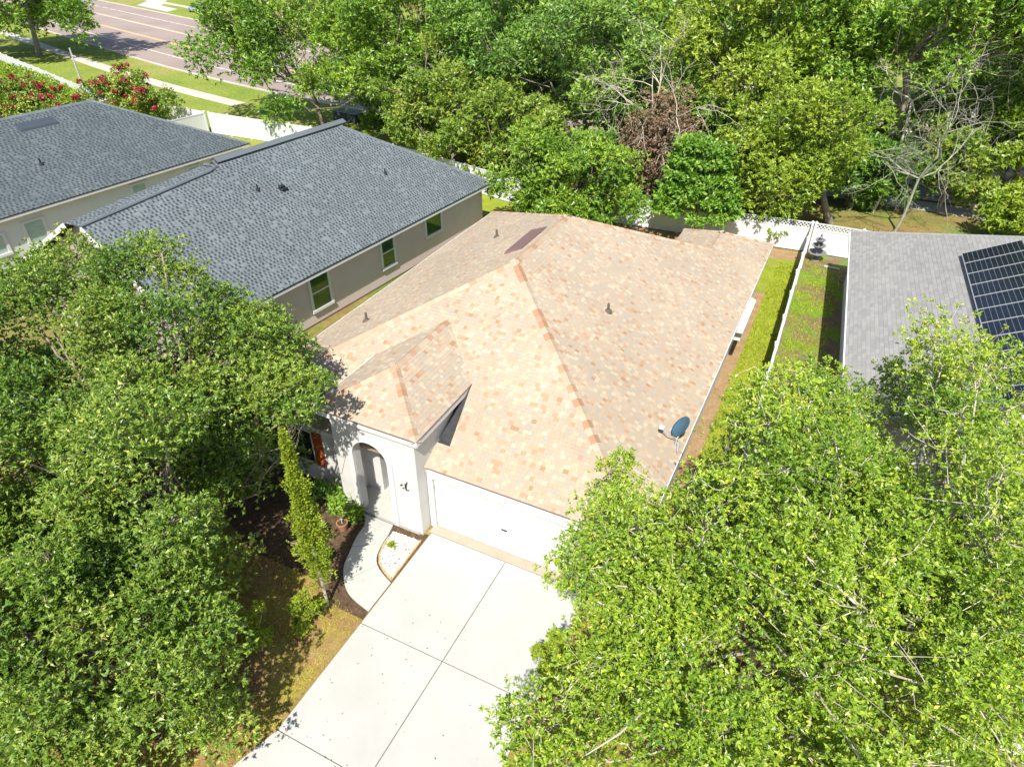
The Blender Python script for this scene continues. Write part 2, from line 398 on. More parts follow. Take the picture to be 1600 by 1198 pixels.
# driveway
drive = empty('driveway', (0,0,0)); drive['kind'] = 'structure'
tag(drive)
MB().prism([(-.02,-.30),(5.3,-.30),(5.3,-16),(-1.2,-16),(-.6,-9.2),(-.02,-7.8)], -.10, -.018).build('joint_bed', M['joint'], drive)
J = .012
xs = [(-.02, 2.64-J), (2.64+J, 5.3)]
for (y1, y0_) in ((-.30, -4.02+J), (-4.02-J, -7.38+J)):
    for x0_, x1_ in xs: MB().prism([(x0_,y0_),(x1_,y0_),(x1_,y1),(x0_,y1)], -.09, 0).build('slab', M['concrete'], drive, bevel=.006)
MB().prism([(-.02,-7.38-J),(2.64-J,-7.38-J),(2.64-J,-11.5),(-.9,-11.5),(-.5,-9.0)], -.09, 0).build('slab', M['concrete'], drive, bevel=.006)
MB().prism([(2.64+J,-7.38-J),(5.3,-7.38-J),(5.3,-11.5),(2.64+J,-11.5)], -.09, 0).build('slab', M['concrete'], drive, bevel=.006)
MB().prism([(-.1,-.285),(5.05,-.285),(5.05,.12),(-.1,.12)], -.09, .012).build('apron', M['apron'], drive)
# fallen leaves on driveway
nl = 95
px = np.where(rng.random(nl) < .75, rng.uniform(0, 2.6, nl), rng.uniform(2.6, 5.2, nl)); py = rng.uniform(-10.5, -2.5, nl)
V = []; Q = []
for i in range(nl):
    a = rng.uniform(0, 6.28); s_ = rng.uniform(.012, .032); c, sn = math.cos(a)*s_, math.sin(a)*s_
    b = len(V); V += [(px[i]-c, py[i]-sn, .004), (px[i]+sn*.5, py[i]-c*.5, .012), (px[i]+c, py[i]+sn, .005), (px[i]-sn*.5, py[i]+c*.5, .010)]; Q.append((b, b+1, b+2, b+3))
tag(link('leaf_litter', np_mesh('leaf_litter', V, Q), M['litter']), 'scattered small fallen leaves lying on the concrete driveway', 'leaf litter', kind='stuff')

# curved walkway of slabs
walk = empty('walkway'); walk['kind'] = 'structure'
outer = smooth_line([(-2.45,-.60),(-2.15,-.95),(-2.05,-1.5),(-1.88,-2.1),(-1.68,-2.65),(-1.32,-3.1),(-.85,-3.42),(-.06,-3.62)], 6)
inner = smooth_line([(-1.28,-.60),(-1.22,-.85),(-1.17,-1.15),(-1.13,-1.45),(-1.02,-1.85),(-.82,-2.12),(-.5,-2.32),(-.06,-2.50)], 6)
cuts = [0, 7, 16, 30, len(outer)-1]
for k in range(4):
    a, b = cuts[k], cuts[k+1]
    po = outer[a:b+1]; pi = inner[a:b+1]
    if k: po = [po[0].lerp(po[1], .12)]+po[1:]; pi = [pi[0].lerp(pi[1], .12)]+pi[1:]
    MB().prism([(q.x,q.y) for q in po]+[(q.x,q.y) for q in reversed(pi)], -.08, .075-.02*k).build('slab', M['walk'], walk, bevel=.008)

# pebble bed
bed = empty('pebble_bed', label='bed of white pebbles with tan edging between curved walk and driveway', cat='pebble bed')
ring = [(-1.17,-.78),(-.14,-.74),(-.10,-2.42),(-.48,-2.26),(-.78,-2.06),(-.97,-1.8),(-1.08,-1.42),(-1.13,-1.1)]
MB().prism(ring, -.05, -.004).build('gravel', M['sidewalk'], bed)
for i in range(len(ring)-1):
    if i == 0: continue
    a, b = ring[i], ring[i+1]
    MB().bar((a[0],a[1],.015), (b[0],b[1],.015), .05, .07).build('edging', M['edging'], bed)
def in_poly(x, y, poly):
    c = False; n = len(poly)
    for i in range(n):
        (x1,y1),(x2,y2) = poly[i], poly[(i+1)%n]
        if (y1 > y) != (y2 > y) and x < (x2-x1)*(y-y1)/(y2-y1)+x1: c = not c
    return c
mb = MB(); k = 0
while k < 620:
    x, y = rng.uniform(-1.2,-.1), rng.uniform(-2.45,-.72)
    if not in_poly(x, y, ring): continue
    r_ = rng.uniform(.018,.042); h_ = r_*rng.uniform(.5,.8); a = rng.uniform(0,6.3)
    vs = [(x+math.cos(a+q*1.2566)*r_*rng.uniform(.75,1.1), y+math.sin(a+q*1.2566)*r_*rng.uniform(.6,1), .004+rng.uniform(0,.01)) for q in range(5)]
    vs2 = [(x+(v[0]-x)*.55, y+(v[1]-y)*.55, v[2]+h_) for v in vs]
    mb.add(vs+vs2, [(5,6,7,8,9)]+[(q,(q+1)%5,5+(q+1)%5,5+q) for q in range(5)]); k += 1
tag(mb.build('pebbles', M['stone'], bed), kind='stuff')

# ------------------------------------------------------------------ roofs
def interp(a, b, t): return a+(b-a)*t
def shingles(name, BL, BR, TR, TL, mat, parent, course=.135, tab=.135, thick=.010, seed=1, three=False, take=0, lift=.012, dash=False, vlim=None):
    """lay courses of separate tabs on a sloping polygon; returns stuff object (and up to `take` single tabs as parts)"""
    r = np.random.default_rng(seed)
    BL, BR, TR, TL = [np.array(p_, float) for p_ in (BL, BR, TR, TL)]
    e = (BR-BL); e /= np.linalg.norm(e)
    w = TL-BL; u = w-(w@e)*e; H = np.linalg.norm(u); u /= H
    n = np.cross(e, u)
    if n[2] < 0: n = -n
    lb, rb, lt, rt = 0.0, (BR-BL)@e, (TL-BL)@e, (TR-BL)@e
    Lf = lambda v: lb+(lt-lb)*np.clip(v/H, 0, 1); Rf = lambda v: rb+(rt-rb)*np.clip(v/H, 0, 1)
    V = []; T = []
    nc = int(math.ceil(H/course))
    for k in range(nc):
        v0 = k*course-.012; v1 = min((k+1)*course, H)
        a0, b0, a1, b1 = Lf(v0), Rf(v0), Lf(v1), Rf(v1)
        x = min(a0, a1)-r.uniform(0, tab) if not three else math.floor(min(a0,a1)/tab)*tab-tab+(k % 2)*tab*.5
        lim = max(b0, b1)
        par = bool(r.random() < .5)
        while x < lim:
            wd = tab*r.uniform(.75, 1.3) if not three else tab
            tv = r.random()
            if dash:
                par = not par; wd = tab*(r.uniform(.8,1.15) if par else r.uniform(.65,1.0))
                tv = tv*.6 if (par or r.random() < .10) else .62+.38*tv
            gp = .005 if three else .001; x0, x1 = x+gp, x+wd-gp; x += wd
            if vlim is not None:
                vl = vlim((x0+x1)/2)
                if v0 > vl: continue
            p0, p1 = min(max(x0,a0),b0), min(max(x1,a0),b0); q0, q1 = min(max(x0,a1),b1), min(max(x1,a1),b1)
            if p1-p0 < .004 and q1-q0 < .004: continue
            t = thick*(r.uniform(.6, 1.3) if not three else r.uniform(.9,1.2)); T.append(tv)
            quad = [BL+e*p0+u*v0+n*(lift+t), BL+e*p1+u*v0+n*(lift+t), BL+e*q1+u*v1+n*(lift+.002), BL+e*q0+u*v1+n*(lift+.002), BL+e*p0+u*v0+n*(lift-.01), BL+e*p1+u*v0+n*(lift-.01), BL+e*q1+u*v1+n*(lift-.01), BL+e*q0+u*v1+n*(lift-.01)]
            if dash and tv > .6:
                h_ = .68; m0 = p0+(q0-p0)*h_; m1 = p1+(q1-p1)*h_; vm = v0+(v1-v0)*h_
                mid = [BL+e*m1+u*vm+n*(lift+.004), BL+e*m0+u*vm+n*(lift+.004), BL+e*m1+u*vm+n*(lift-.01), BL+e*m0+u*vm+n*(lift-.01)]
                T.pop(); V.append([mid[1], mid[0], quad[2], quad[3], mid[3], mid[2], quad[6], quad[7]]); T += [r.random()*.6, tv]
                quad = [quad[0], quad[1], mid[0], mid[1], quad[4], quad[5], mid[2], mid[3]]
            V.append(quad)
    V = np.array(V); T = np.array(T)
    single = []
    if take:
        # the tabs nearest the camera become parts of their own
        cen = V[:, :4].mean(1); ad = np.abs(cen-take[0]).max(1) if False else np.linalg.norm(cen-take[0], axis=1)
        idx = np.argsort(ad)[:take[1]]; mask = np.ones(len(V), bool); mask[idx] = False
        single = V[idx]; V = V[mask]; T = T[mask]
    m = len(V); b = (np.arange(m)*8)[:, None]
    F = np.array([[0,1,2,3],[4,5,1,0],[7,4,0,3],[5,6,2,1]])
    Q = (b[:, None, :]+F[None]).reshape(-1, 4)
    o = link(name, np_mesh(name, V.reshape(-1, 3), Q, np.repeat(T, 8)), mat, parent); o['kind'] = 'stuff'
    return o, single

def slab_deck(mb, pts, t=.09):
    P = [Vector(p_) for p_ in pts]; n = len(P)
    nr = (P[1]-P[0]).cross(P[2]-P[0]).normalized()
    if nr.z < 0: P = P[::-1]; nr = -nr
    mb.add(P+[q-Vector((0,0,t)) for q in P], [tuple(range(n)), tuple(range(2*n-1, n-1, -1))]+[(i, n+i, n+(i+1)%n, (i+1)%n) for i in range(n)])

def caps(a, b, s1, s2, mat, parent, exp=.27, half=.17, name='hip_cap', lift=.035):
    """bent cap shingles from low end a to high end b; s1, s2 = down-slope side vectors"""
    a, b = Vector(a), Vector(b); t = (b-a); Ln = t.length; t.normalize()
    s1 = Vector(s1); s1 = (s1-t*s1.dot(t)).normalized(); s2 = Vector(s2); s2 = (s2-t*s2.dot(t)).normalized()
    up = -(s1+s2).normalized()
    if up.z < 0: up = Vector((0,0,1))
    prof = [s1*half, s1*half*.45+up*.012, up*.028, s2*half*.45+up*.012, s2*half]
    mb = MB(); ln = exp+.05
    vs = [q+up*.012 for q in prof]+[q+t*ln for q in prof]+[q-up*.014 for q in prof]
    mb.add(vs, [(i, i+1, 6+i, 5+i) for i in range(4)]+[(10+i, 11+i, i+1, i) for i in range(4)])
    me = mb.mesh(name, False); me.materials.append(mat)
    k = int(Ln/exp)
    for i in range(k+1):
        pos = a+t*min(i*exp, Ln-.1)
        o = link(name, me, None, parent, pos+up*lift*.5)
    return

def slope_side(he, s): return None

# ------------------------------------------------------------------ the tan-roofed house
XL, XR, Y0, YB, HE, S = -8.12, 6.60, -.06, 19.48, 2.55, .487
W2 = (XR-XL)/2; XM = (XL+XR)/2; HR = HE+S*W2
house = empty('bungalow', (0,0,0), 0, 'white stucco bungalow with tan and orange shingle hip roof and arched entry', 'house')
wall = MB()
wt = HE+.02
wall.box(XL+.4, -3.28, .10, .30, -.1, wt)              # left wing front
wall.box(XL+.4, XL+.6, .30, YB-.4, -.1, wt)            # left side
wall.box(XR-.50, XR-.30, .0, 21.3, -.1, wt)            # right side
wall.box(XL+.6, 2.4, YB-.6, YB-.4, -.1, wt)            # back
wall.box(2.4, XR-.50, 21.1, 21.3, -.1, wt)          # back wing
wall.box(2.4, 2.6, YB-.6, 21.1, -.1, wt)
wall.box(-.20, -.05, .0, .3, -.1, wt)                  # garage jamb wall left
wall.box(4.93, XR-.50, .0, .3, -.1, wt)                # garage right pier
wall.box(-.05, 4.93, .0, .3, 2.16, wt)                 # header
wall.build('wall', M['stucco'], house)

roof = MB()
FL, FR, BR_, BL_ = (XL,Y0,HE), (XR,Y0,HE), (XR,YB,HE), (XL,YB,HE)
PF, PB = (XM,Y0+W2,HR), (XM,YB-W2,HR)
for poly in ((FL,FR,PF), (FR,BR_,PB,PF), (BR_,BL_,PB), (BL_,FL,PF,PB)): slab_deck(roof, poly, .1)
# back wing gable
WX = 2.1; WY = 21.76; wm = (WX+XR)/2; wh = HE+S*(XR-wm); ww = XR-wm
wr = [(XR,YB,HE+.004),(XR,WY,HE+.004),(wm,WY-ww,wh+.004),(wm,YB-ww,wh+.004)]
wlft = [(WX,WY,HE+.004),(WX,YB,HE+.004),(wm,YB-ww,wh+.004),(wm,WY-ww,wh+.004)]
wbk = [(XR,WY,HE+.004),(WX,WY,HE+.004),(wm,WY-ww,wh+.004)]
slab_deck(roof, wr, .1); slab_deck(roof, wlft, .1); slab_deck(roof, wbk, .1)
# entry roof
EX, EY, EH, EW = -.09, -.52, 3.90, 1.90
YV = Y0+(EH-HE)/S
er = [(EX,EY,EH),(EX,YV,EH),(EX-EW,YV+EW,EH+S*EW),(EX-EW,EY+EW,EH+S*EW)]
el = [(EX-2*EW,YV,EH),(EX-2*EW,EY,EH),(EX-EW,EY+EW,EH+S*EW),(EX-EW,YV+EW,EH+S*EW)]
ef = [(EX-2*EW,EY,EH),(EX,EY,EH),(EX-EW,EY+EW,EH+S*EW)]
for poly in (er, el, ef): slab_deck(roof, poly, .08)
roof = roof.build('roof', M['tandeck'], house)
sh = lambda nm, bl, br, tr, tl, sd, **k: shingles(nm, bl, br, tr, tl, M['tanpal'], roof, seed=sd, **k)
_, single = sh('front_shingles', FL, FR, PF, PF, 1, take=(np.array((3.2, .5, 2.8)), 290))
sh('side_shingles', FR, BR_, PB, PF, 2)
sh('back_shingles', BR_, BL_, PB, PB, 3, course=.28, tab=.4)
sh('left_shingles', BL_, FL, PF, PB, 4)
sh('wing_shingles', wr[0], wr[1], wr[2], wr[3], 5)
sh('wing_shingles', wlft[0], wlft[1], wlft[2], wlft[3], 6)
sh('wing_shingles', wbk[0], wbk[1], wbk[2], wbk[2], 16, course=.28, tab=.4)
def fixw(): pass
sh('entry_shingles', er[0], er[1], er[2], er[3], 7)
sh('entry_shingles', el[0], el[1], el[2], el[3], 8)
sh('entry_shingles', ef[0], ef[1], ef[2], ef[2], 9)
tan_single = shingle_mat('tan_single_shingle', [(e_.position, tuple(e_.color)[:3]) for e_ in [n_ for n_ in M['tanpal'].node_tree.nodes if n_.type == 'VALTORGB' and len(n_.color_ramp.elements) > 4][0].color_ramp.elements], 'OBJECT')
for q in single:
    c = q[:4].mean(0); me = np_mesh('shingle', q-c, np.array([[0,1,2,3],[4,5,1,0],[7,4,0,3],[5,6,2,1]])); me.materials.append(tan_single)
    link('shingle', me, None, roof, c)
dn = {'f': (0,-1,-S), 'b': (0,1,-S), 'l': (-1,0,-S), 'r': (1,0,-S)}
cp = lambda a, b, s1, s2, **k: caps(a, b, dn[s1], dn[s2], M['tancap'], roof, **k)
cp(FR, PF, 'f', 'r'); cp(FL, PF, 'f', 'l'); cp(wr[3], PB, 'b', 'r'); cp(BL_, PB, 'b', 'l')
cp(PF, PB, 'l', 'r', name='ridge_cap')
cp((EX,EY,EH), ef[2], 'f', 'r', exp=.24, half=.15); cp((EX-2*EW,EY,EH), ef[2], 'f', 'l', exp=.24, half=.15)
cp(ef[2], er[2], 'l', 'r', exp=.26, half=.15, name='ridge_cap')
cp(wr[3], wr[2], 'l', 'r', half=.14, name='ridge_cap'); cp(wbk[0], wbk[2], 'b', 'r', half=.14); cp(wbk[1], wbk[2], 'b', 'l', half=.14)
# fascia boards
fas = lambda a, b, w=.03, h=.16, m='white', nm='fascia', dz=-.06: MB().bar(Vector(a)+Vector((0,0,dz)), Vector(b)+Vector((0,0,dz)), w, h).build(nm, M[m], house)
fas((EX+.0,Y0-.015,HE), (XR,Y0-.015,HE)); fas((XL,Y0-.015,HE), (-3.28,Y0-.015,HE)); fas((XR+.015,Y0,HE), (XR+.015,WY,HE)); fas((XL-.015,Y0,HE), (XL-.015,YB,HE))
fas((EX-2*EW-.02,EY-.015,EH), (EX+.02,EY-.015,EH), h=.2, dz=-.08); fas((EX+.015,EY,EH), (EX+.015,YV,EH), h=.2, dz=-.08); fas((EX-2*EW-.015,EY,EH), (EX-2*EW-.015,YV,EH), h=.2, dz=-.08)
fas((XL,YB+.015,HE), (WX,YB+.015,HE))
for a, b in (((EX,Y0-.03,HE),(XR,Y0-.03,HE)), ((EX-2*EW,EY-.03,EH),(EX,EY-.03,EH)), ((EX+.03,EY,EH),(EX+.03,YV,EH))):
    fas(a, b, .03, .025, 'brown', 'drip_edge', .02)
MB().box(XL+.02, -3.28, Y0+.02, .12, HE-.12, HE-.09).build('soffit', M['white'], house)
MB().box(XR-.32, XR-.01, .0, WY-.4, HE-.12, HE-.09).build('soffit', M['white'], house)
MB().box(-.2, XR-.02, Y0+.005, .02, HE-.15, HE-.10).build('frieze_board', M['white'], house)
# dark flashing in the cheek between entry wall and main roof
def mainz(y): return HE+S*(y-Y0)
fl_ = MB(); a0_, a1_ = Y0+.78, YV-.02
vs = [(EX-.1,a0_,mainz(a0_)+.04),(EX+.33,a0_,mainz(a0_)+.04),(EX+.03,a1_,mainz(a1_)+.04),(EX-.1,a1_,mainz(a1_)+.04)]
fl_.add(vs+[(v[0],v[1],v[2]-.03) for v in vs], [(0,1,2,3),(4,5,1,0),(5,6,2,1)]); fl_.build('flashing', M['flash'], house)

# entry block with the arch
EXL, EXR, EYF = -3.28, -.22, -.47
acx, arad, asp = -1.88, .64, 2.60
def arch_face(y):
    N_ = 24
    arc = [(acx+arad*math.cos(math.pi*i/N_), asp+arad*math.sin(math.pi*i/N_)) for i in range(N_+1)]  # right to left
    return arc
arc = arch_face(0)
ent = MB()
top = EH-.02
outl_top = [(EXR+(EXL-EXR)*i/24, top) for i in range(25)]
for yy0, yy1 in ((EYF, EYF+.28),):
    for side_y, flip in ((yy0, False), (yy1, True)):
        for i in range(24):
            q = [(arc[i][0], side_y, arc[i][1]), (outl_top[i][0], side_y, top), (outl_top[i+1][0], side_y, top), (arc[i+1][0], side_y, arc[i+1][1])]
            ent.add(q if not flip else q[::-1], [(0,1,2,3)])
        for (xa, xb) in ((EXL, acx-arad), (acx+arad, EXR)):
            q = [(xa,side_y,-.1),(xb,side_y,-.1),(xb,side_y,asp),(xa,side_y,asp)]
            ent.add(q if not flip else q[::-1], [(0,1,2,3)])
        # triangle infill beside spring line
        ent.add([(EXR,side_y,asp),(EXR,side_y,top),(acx+arad,side_y,asp)], [(0,1,2) if not flip else (2,1,0)])
        ent.add([(EXL,side_y,top),(EXL,side_y,asp),(acx-arad,side_y,asp)], [(0,1,2) if not flip else (2,1,0)])
    # reveal
    prof = [(acx+arad,-.1)]+arc+[(acx-arad,-.1)]
    n_ = len(prof)
    ent.add([(x,yy0,z) for x, z in prof]+[(x,yy1,z) for x, z in prof], [(i,n_+i,n_+i+1,i+1) for i in range(n_-1)])
ent.box(EXR-.2, EXR, EYF+.28, 2.6, -.1, top)      # right cheek wall
ent.box(EXL, EXL+.2, EYF+.28, 2.6, -.1, top)      # left cheek wall
ent.add([(EXR,EYF,-.1),(EXR,EYF+.28,-.1),(EXR,EYF+.28,top),(EXR,EYF,top)], [(0,1,2,3)])
ent.add([(EXL,EYF,-.1),(EXL,EYF+.28,-.1),(EXL,EYF+.28,top),(EXL,EYF,top)], [(3,2,1,0)])
ent.build('entry_wall', M['stucco'], house)
# arch surround, proud of the wall
tr = MB(); wtr = .17
po = [(acx+arad+wtr,.05)]+[(acx+(arad+wtr)*math.cos(math.pi*i/24), asp+(arad+wtr)*math.sin(math.pi*i/24)) for i in range(25)]+[(acx-arad-wtr,.05)]
pi_ = [(acx+arad+.003,.05)]+[(acx+(arad+.003)*math.cos(math.pi*i/24), asp+(arad+.003)*math.sin(math.pi*i/24)) for i in range(25)]+[(acx-arad-.003,.05)]
n_ = len(po)
vs = [(x,EYF-.09,z) for x, z in po]+[(x,EYF-.09,z) for x, z in pi_]+[(x,EYF+.02,z) for x, z in po]+[(x,EYF+.02,z) for x, z in pi_]
tr.add(vs, [(i,n_+i,n_+i+1,i+1) for i in range(n_-1)]+[(2*n_+i,i,i+1,2*n_+i+1) for i in range(n_-1)]+[(n_+i,3*n_+i,3*n_+i+1,n_+i+1) for i in range(n_-1)])
tr.build('arch_trim', M['white'], house)
MB().box(EXR-.95, EXR-.90, EYF-.012, EYF+.02, .05, 2.6).build('wall_groove', M['white'], house)
MB().prism([(EXL+.1,EYF-.05),(EXR-.1,EYF-.05),(EXR-.1,2.6),(EXL+.1,2.6)], -.06, .10).build('porch_floor', M['walk'], house)
MB().box(EXL, EXR, 2.4, 2.6, -.1, top).build('porch_back_wall', M['stucco'], house)
MB().box(-3.08, -2.42, .55, 2.4, .1, top-.2).build('porch_pier', M['stucco'], house)
dr = MB().box(-2.2, -1.25, 2.34, 2.41, .1, 2.15).build('front_door', M['door_wood'], house)
MB().box(-2.28, -2.2, 2.33, 2.41, .1, 2.2).box(-1.25, -1.17, 2.33, 2.41, .1, 2.2).box(-2.28, -1.17, 2.33, 2.41, 2.152, 2.24).build('door_frame', M['white'], dr)
MB().box(-1.36, -1.32, 2.29, 2.34, 1.0, 1.12).build('door_handle', M['grey'], dr)
# garage door
gd = MB().box(-.0, 4.88, .09, .12, .02, 2.14).build('garage_door', M['door'], house)
for r_ in range(4):
    sec = MB(); z0 = .02+r_*.53
    sec.box(.005, 4.875, .06, .095, z0+.004, z0+.526)
    for c_ in range(8):
        x0_ = .12+c_*.59
        sec.box(x0_, x0_+.48, .052, .0605, z0+.09, z0+.44)
    sec.build('door_section', M['door'], gd, bevel=.003)
MB().bar((2.36,.03,.98),(2.52,.03,.98),.03).bar((2.36,.05,.98),(2.36,.02,.98),.03).bar((2.52,.05,.98),(2.52,.02,.98),.03).build('door_pull', M['black'], gd)
MB().box(-.14, -.0, -.03, .05, .0, 2.2).build('door_jamb', M['white'], house)
MB().box(4.88, 5.02, -.03, .05, .0, 2.2).build('door_jamb', M['white'], house)
MB().box(-.14, 5.02, -.035, .05, 2.14, 2.29).build('door_head', M['white'], house)
MB().box(.02, .045, .03, .055, 1.7, 1.82).build('hinge_plate', M['grey'], house)
# left wing window with shutters
win = MB().box(-5.7, -4.82, .07, .13, .78, 2.18).build('window', M['glassblue'], house)
MB().box(-5.72, -5.66, .06, .12, .75, 2.2).box(-4.84, -4.78, .06, .12, .75, 2.2).box(-5.66, -4.84, .06, .12, 2.13, 2.2).box(-5.66, -4.84, .06, .12, .75, .83).box(-5.27, -5.23, .062, .12, .83, 2.13).build('frame', M['white'], win)
for x0_ in (-6.12, -4.76):
    shm = MB().box(x0_, x0_+.38, .04, .098, .76, 2.2)
    o = shm.build('shutter', M['rust'], house)
    for i in range(12): MB().box(x0_+.05, x0_+.33, .028, .042, .84+i*.108, .91+i*.108).build('slat', M['rust'], o)
# bay on the side wall
bay = MB(); bay.box(XR-.3, 6.74, 13.7, 16.4, 1.35, 1.86); bay.add([(6.28,13.44,2.14),(6.28,16.66,2.14),(6.80,16.66,1.9),(6.80,13.44,1.9),(6.28,13.44,1.86),(6.28,16.66,1.86),(6.80,16.66,1.86),(6.80,13.44,1.86)], [(3,2,1,0),(4,5,6,7),(2,3,7,6),(3,0,4,7),(1,2,6,5)])
bay.build('side_bay', M['white'], house)
# vents on the roof
def rl(x): return HE+S*(x-XL)
mb = MB(); vx0, vx1, vy0, vy1 = -2.0, -1.22, 8.75, 11.2
pts = [(vx0,vy0),(vx1,vy0+.0),(vx1,vy1),(vx0,vy1)]
mb.add([(x,y,rl(x)-.02) for x,y in pts]+[(x+(.08 if x == vx0 else -.02),y+(.05 if y == vy0 else -.05),rl(x)+(.17 if x == vx0 else .05)) for x,y in pts], [(4,5,6,7),(0,1,5,4),(1,2,6,5),(2,3,7,6),(3,0,4,7)])
mb.build('ridge_vent', M['brown'], house)
def pipe(x, y, z, parent, h=.32, m='pipe', sc=1.0):
    MB().lathe([(.16*sc,-.06),(.11*sc,.06),(.05*sc,.09),(.045*sc,h),(.0,h)], 10, (x,y,z)).build('vent_pipe', M[m], parent, smooth=False)
pipe(-4.17,12.4,rl(-4.17)+.02,house,.34); pipe(-5.76,4.82,rl(-5.76)+.02,house,.34); pipe(2.56,8.12,HE+S*(XR-2.56)+.02,house,.32)

# ------------------------------------------------------------------ neighbour house generator (local frame: eave at x = 0 along y, roof rises to sgn*x)
def neighbour(name, label, loc, rz, w, s, he, ya, yb, sgn, pal, cap, wallm, front, back, course=.135, tab=.135, three=False, dr='black', caph=.16, dash=False, ywall=None, oh=.4):
    h = empty(name, loc, rz, label, 'house')
    X = lambda x: sgn*x
    hr = he+s*w
    rb = MB()
    e0, e1 = (0,ya,he), (0,yb,he); f0, f1 = (X(2*w),ya,he), (X(2*w),yb,he)
    ra = (X(w), ya+(w if front == 'hip' else 0), hr); rz_ = (X(w), yb-(w if back == 'hip' else 0), hr)
    slab_deck(rb, (e0,e1,rz_,ra), .1); slab_deck(rb, (f1,f0,ra,rz_), .1)
    if front == 'hip': slab_deck(rb, (f0,e0,ra), .1)
    if back == 'hip': slab_deck(rb, (e1,f1,rz_), .1)
    ro = rb.build('roof', M['deck'], h)
    k = dict(course=course, tab=tab, three=three, dash=dash); yw = ya if ywall is None else ywall
    shingles('near_shingles', e0 if sgn < 0 else e1, e1 if sgn < 0 else e0, rz_ if sgn < 0 else ra, ra if sgn < 0 else rz_, M[pal], ro, seed=21+int(abs(loc[0])), **k)
    shingles('far_shingles', f1 if sgn < 0 else f0, f0 if sgn < 0 else f1, ra if sgn < 0 else rz_, rz_ if sgn < 0 else ra, M[pal], ro, seed=22, course=.3, tab=.5)
    if back == 'hip': shingles('back_shingles', e1, f1, rz_, rz_, M[pal], ro, seed=23, course=.3, tab=.5)
    if front == 'hip': shingles('front_shingles', f0, e0, ra, ra, M[pal], ro, seed=24, course=.3, tab=.5)
    near_s = (-sgn, 0, -s); far_s = (sgn, 0, -s)
    caps(ra, rz_, near_s, far_s, M[cap], ro, .27, caph, 'ridge_cap')
    if back == 'hip': caps(e1, rz_, near_s, (0,1,-s), M[cap], ro, .27, caph)
    if front == 'hip': caps(e0, ra, near_s, (0,-1,-s), M[cap], ro, .27, caph)
    # fascia and drip edge
    MB().bar((X(-.015),yw,he-.085), (X(-.015),yb,he-.085), .03, .15).build('fascia', M['white'], h)
    MB().bar((X(-.02),yw,he+.012), (X(-.02),yb,he+.012), .05, .045).build('drip_edge', M[dr], h)
    MB().box(min(0,X(oh)), max(0,X(oh)), yw+.05, yb-.05, he-.16, he-.13).build('soffit', M['white'], h)
    # walls
    wl_ = MB(); a, b = sorted((X(.4), X(2*w-.4)))
    wl_.box(X(.4)-.1*(sgn < 0)*2, X(.4)+.2*(sgn > 0), ya+.4, yb-.4, -.1, he-.1) if False else None
    x0, x1 = sorted((X(oh), X(oh+.2))); wl_.box(x0, x1, yw+.4, yb-.4, -.1, he-.12)
    x0, x1 = sorted((X(2*w-.6), X(2*w-.4))); wl_.box(x0, x1, yw+.4, yb-.4, -.1, he-.12)
    x0, x1 = sorted((X(oh+.2), X(2*w-.6)))
    for yy, kind in ((ya+.4, front), (yb-.6, back)):
        wl_.box(x0, x1, yy, yy+.2, -.1, he-.12)
        if kind == 'gable':
            wl_.add([(x0,yy,he-.12),(x1,yy,he-.12),(X(w),yy,hr-.22),(x0,yy+.2,he-.12),(x1,yy+.2,he-.12),(X(w),yy+.2,hr-.22)], [(0,1,2),(5,4,3),(1,4,5,2),(2,5,3,0)])
    wl_.build('wall', M[wallm], h)
    if front == 'gable' and ywall is None:
        MB().bar(e0, ra, .05, .2).bar(ra, f0, .05, .2).build('rake_board', M['white'], h)
    return h, ro, hr

def side_window(h, y0, y1, z0, z1, x, glass='glass', sash=True, out=1, trim='white'):
    """window in a wall whose outer face is local x, facing out*x"""
    d = out*.03
    xs_ = sorted((x, x+d)); w_ = MB().box(xs_[0], xs_[1], y0+.06, y1-.06, z0+.06, z1-.06).build('window', M[glass], h)
    a, b = sorted((x, x+out*.075)); fr = MB()
    fr.box(a,b,y0-.03,y0+.12,z0,z1).box(a,b,y1-.12,y1+.03,z0,z1).box(a,b,y0+.12,y1-.12,z1-.12,z1)
    a2, b2 = sorted((x, x+out*.11)); fr.box(a2,b2,y0-.03,y1+.03,z0-.05,z0+.09)
    fr.build('frame', M[trim], w_)
    if sash:
        a, b = sorted((x, x+out*.055)); zm = (z0+z1)/2
        MB().box(a,b,y0+.11,y1-.11,zm-.03,zm+.03).build('sash_bar', M[trim], w_)

# house with slate roof beside the tan one
h2, r2, hr2 = neighbour('slate_roof_house', 'taupe stucco house with slate grey shingle roof and three green-glazed windows', (-11.69,6.756,0), -R(5.574), 6.24, .63, 2.8, 2.3, 16.56, -1, 'slatepal', 'slatecap', 'taupe', 'gable', 'hip', tab=.11, course=.165, dash=True, ywall=-4.8, oh=.55)
side_window(h2, 1.72, 3.05, .66, 2.50, -.55); side_window(h2, 6.72, 7.85, .84, 2.55, -.55); side_window(h2, 10.45, 12.0, 1.26, 2.62, -.55, sash=False)
MB().box(-.57, -.535, -4.7, 16.1, .0, .06).build('wall_base', M['brown'], h2)
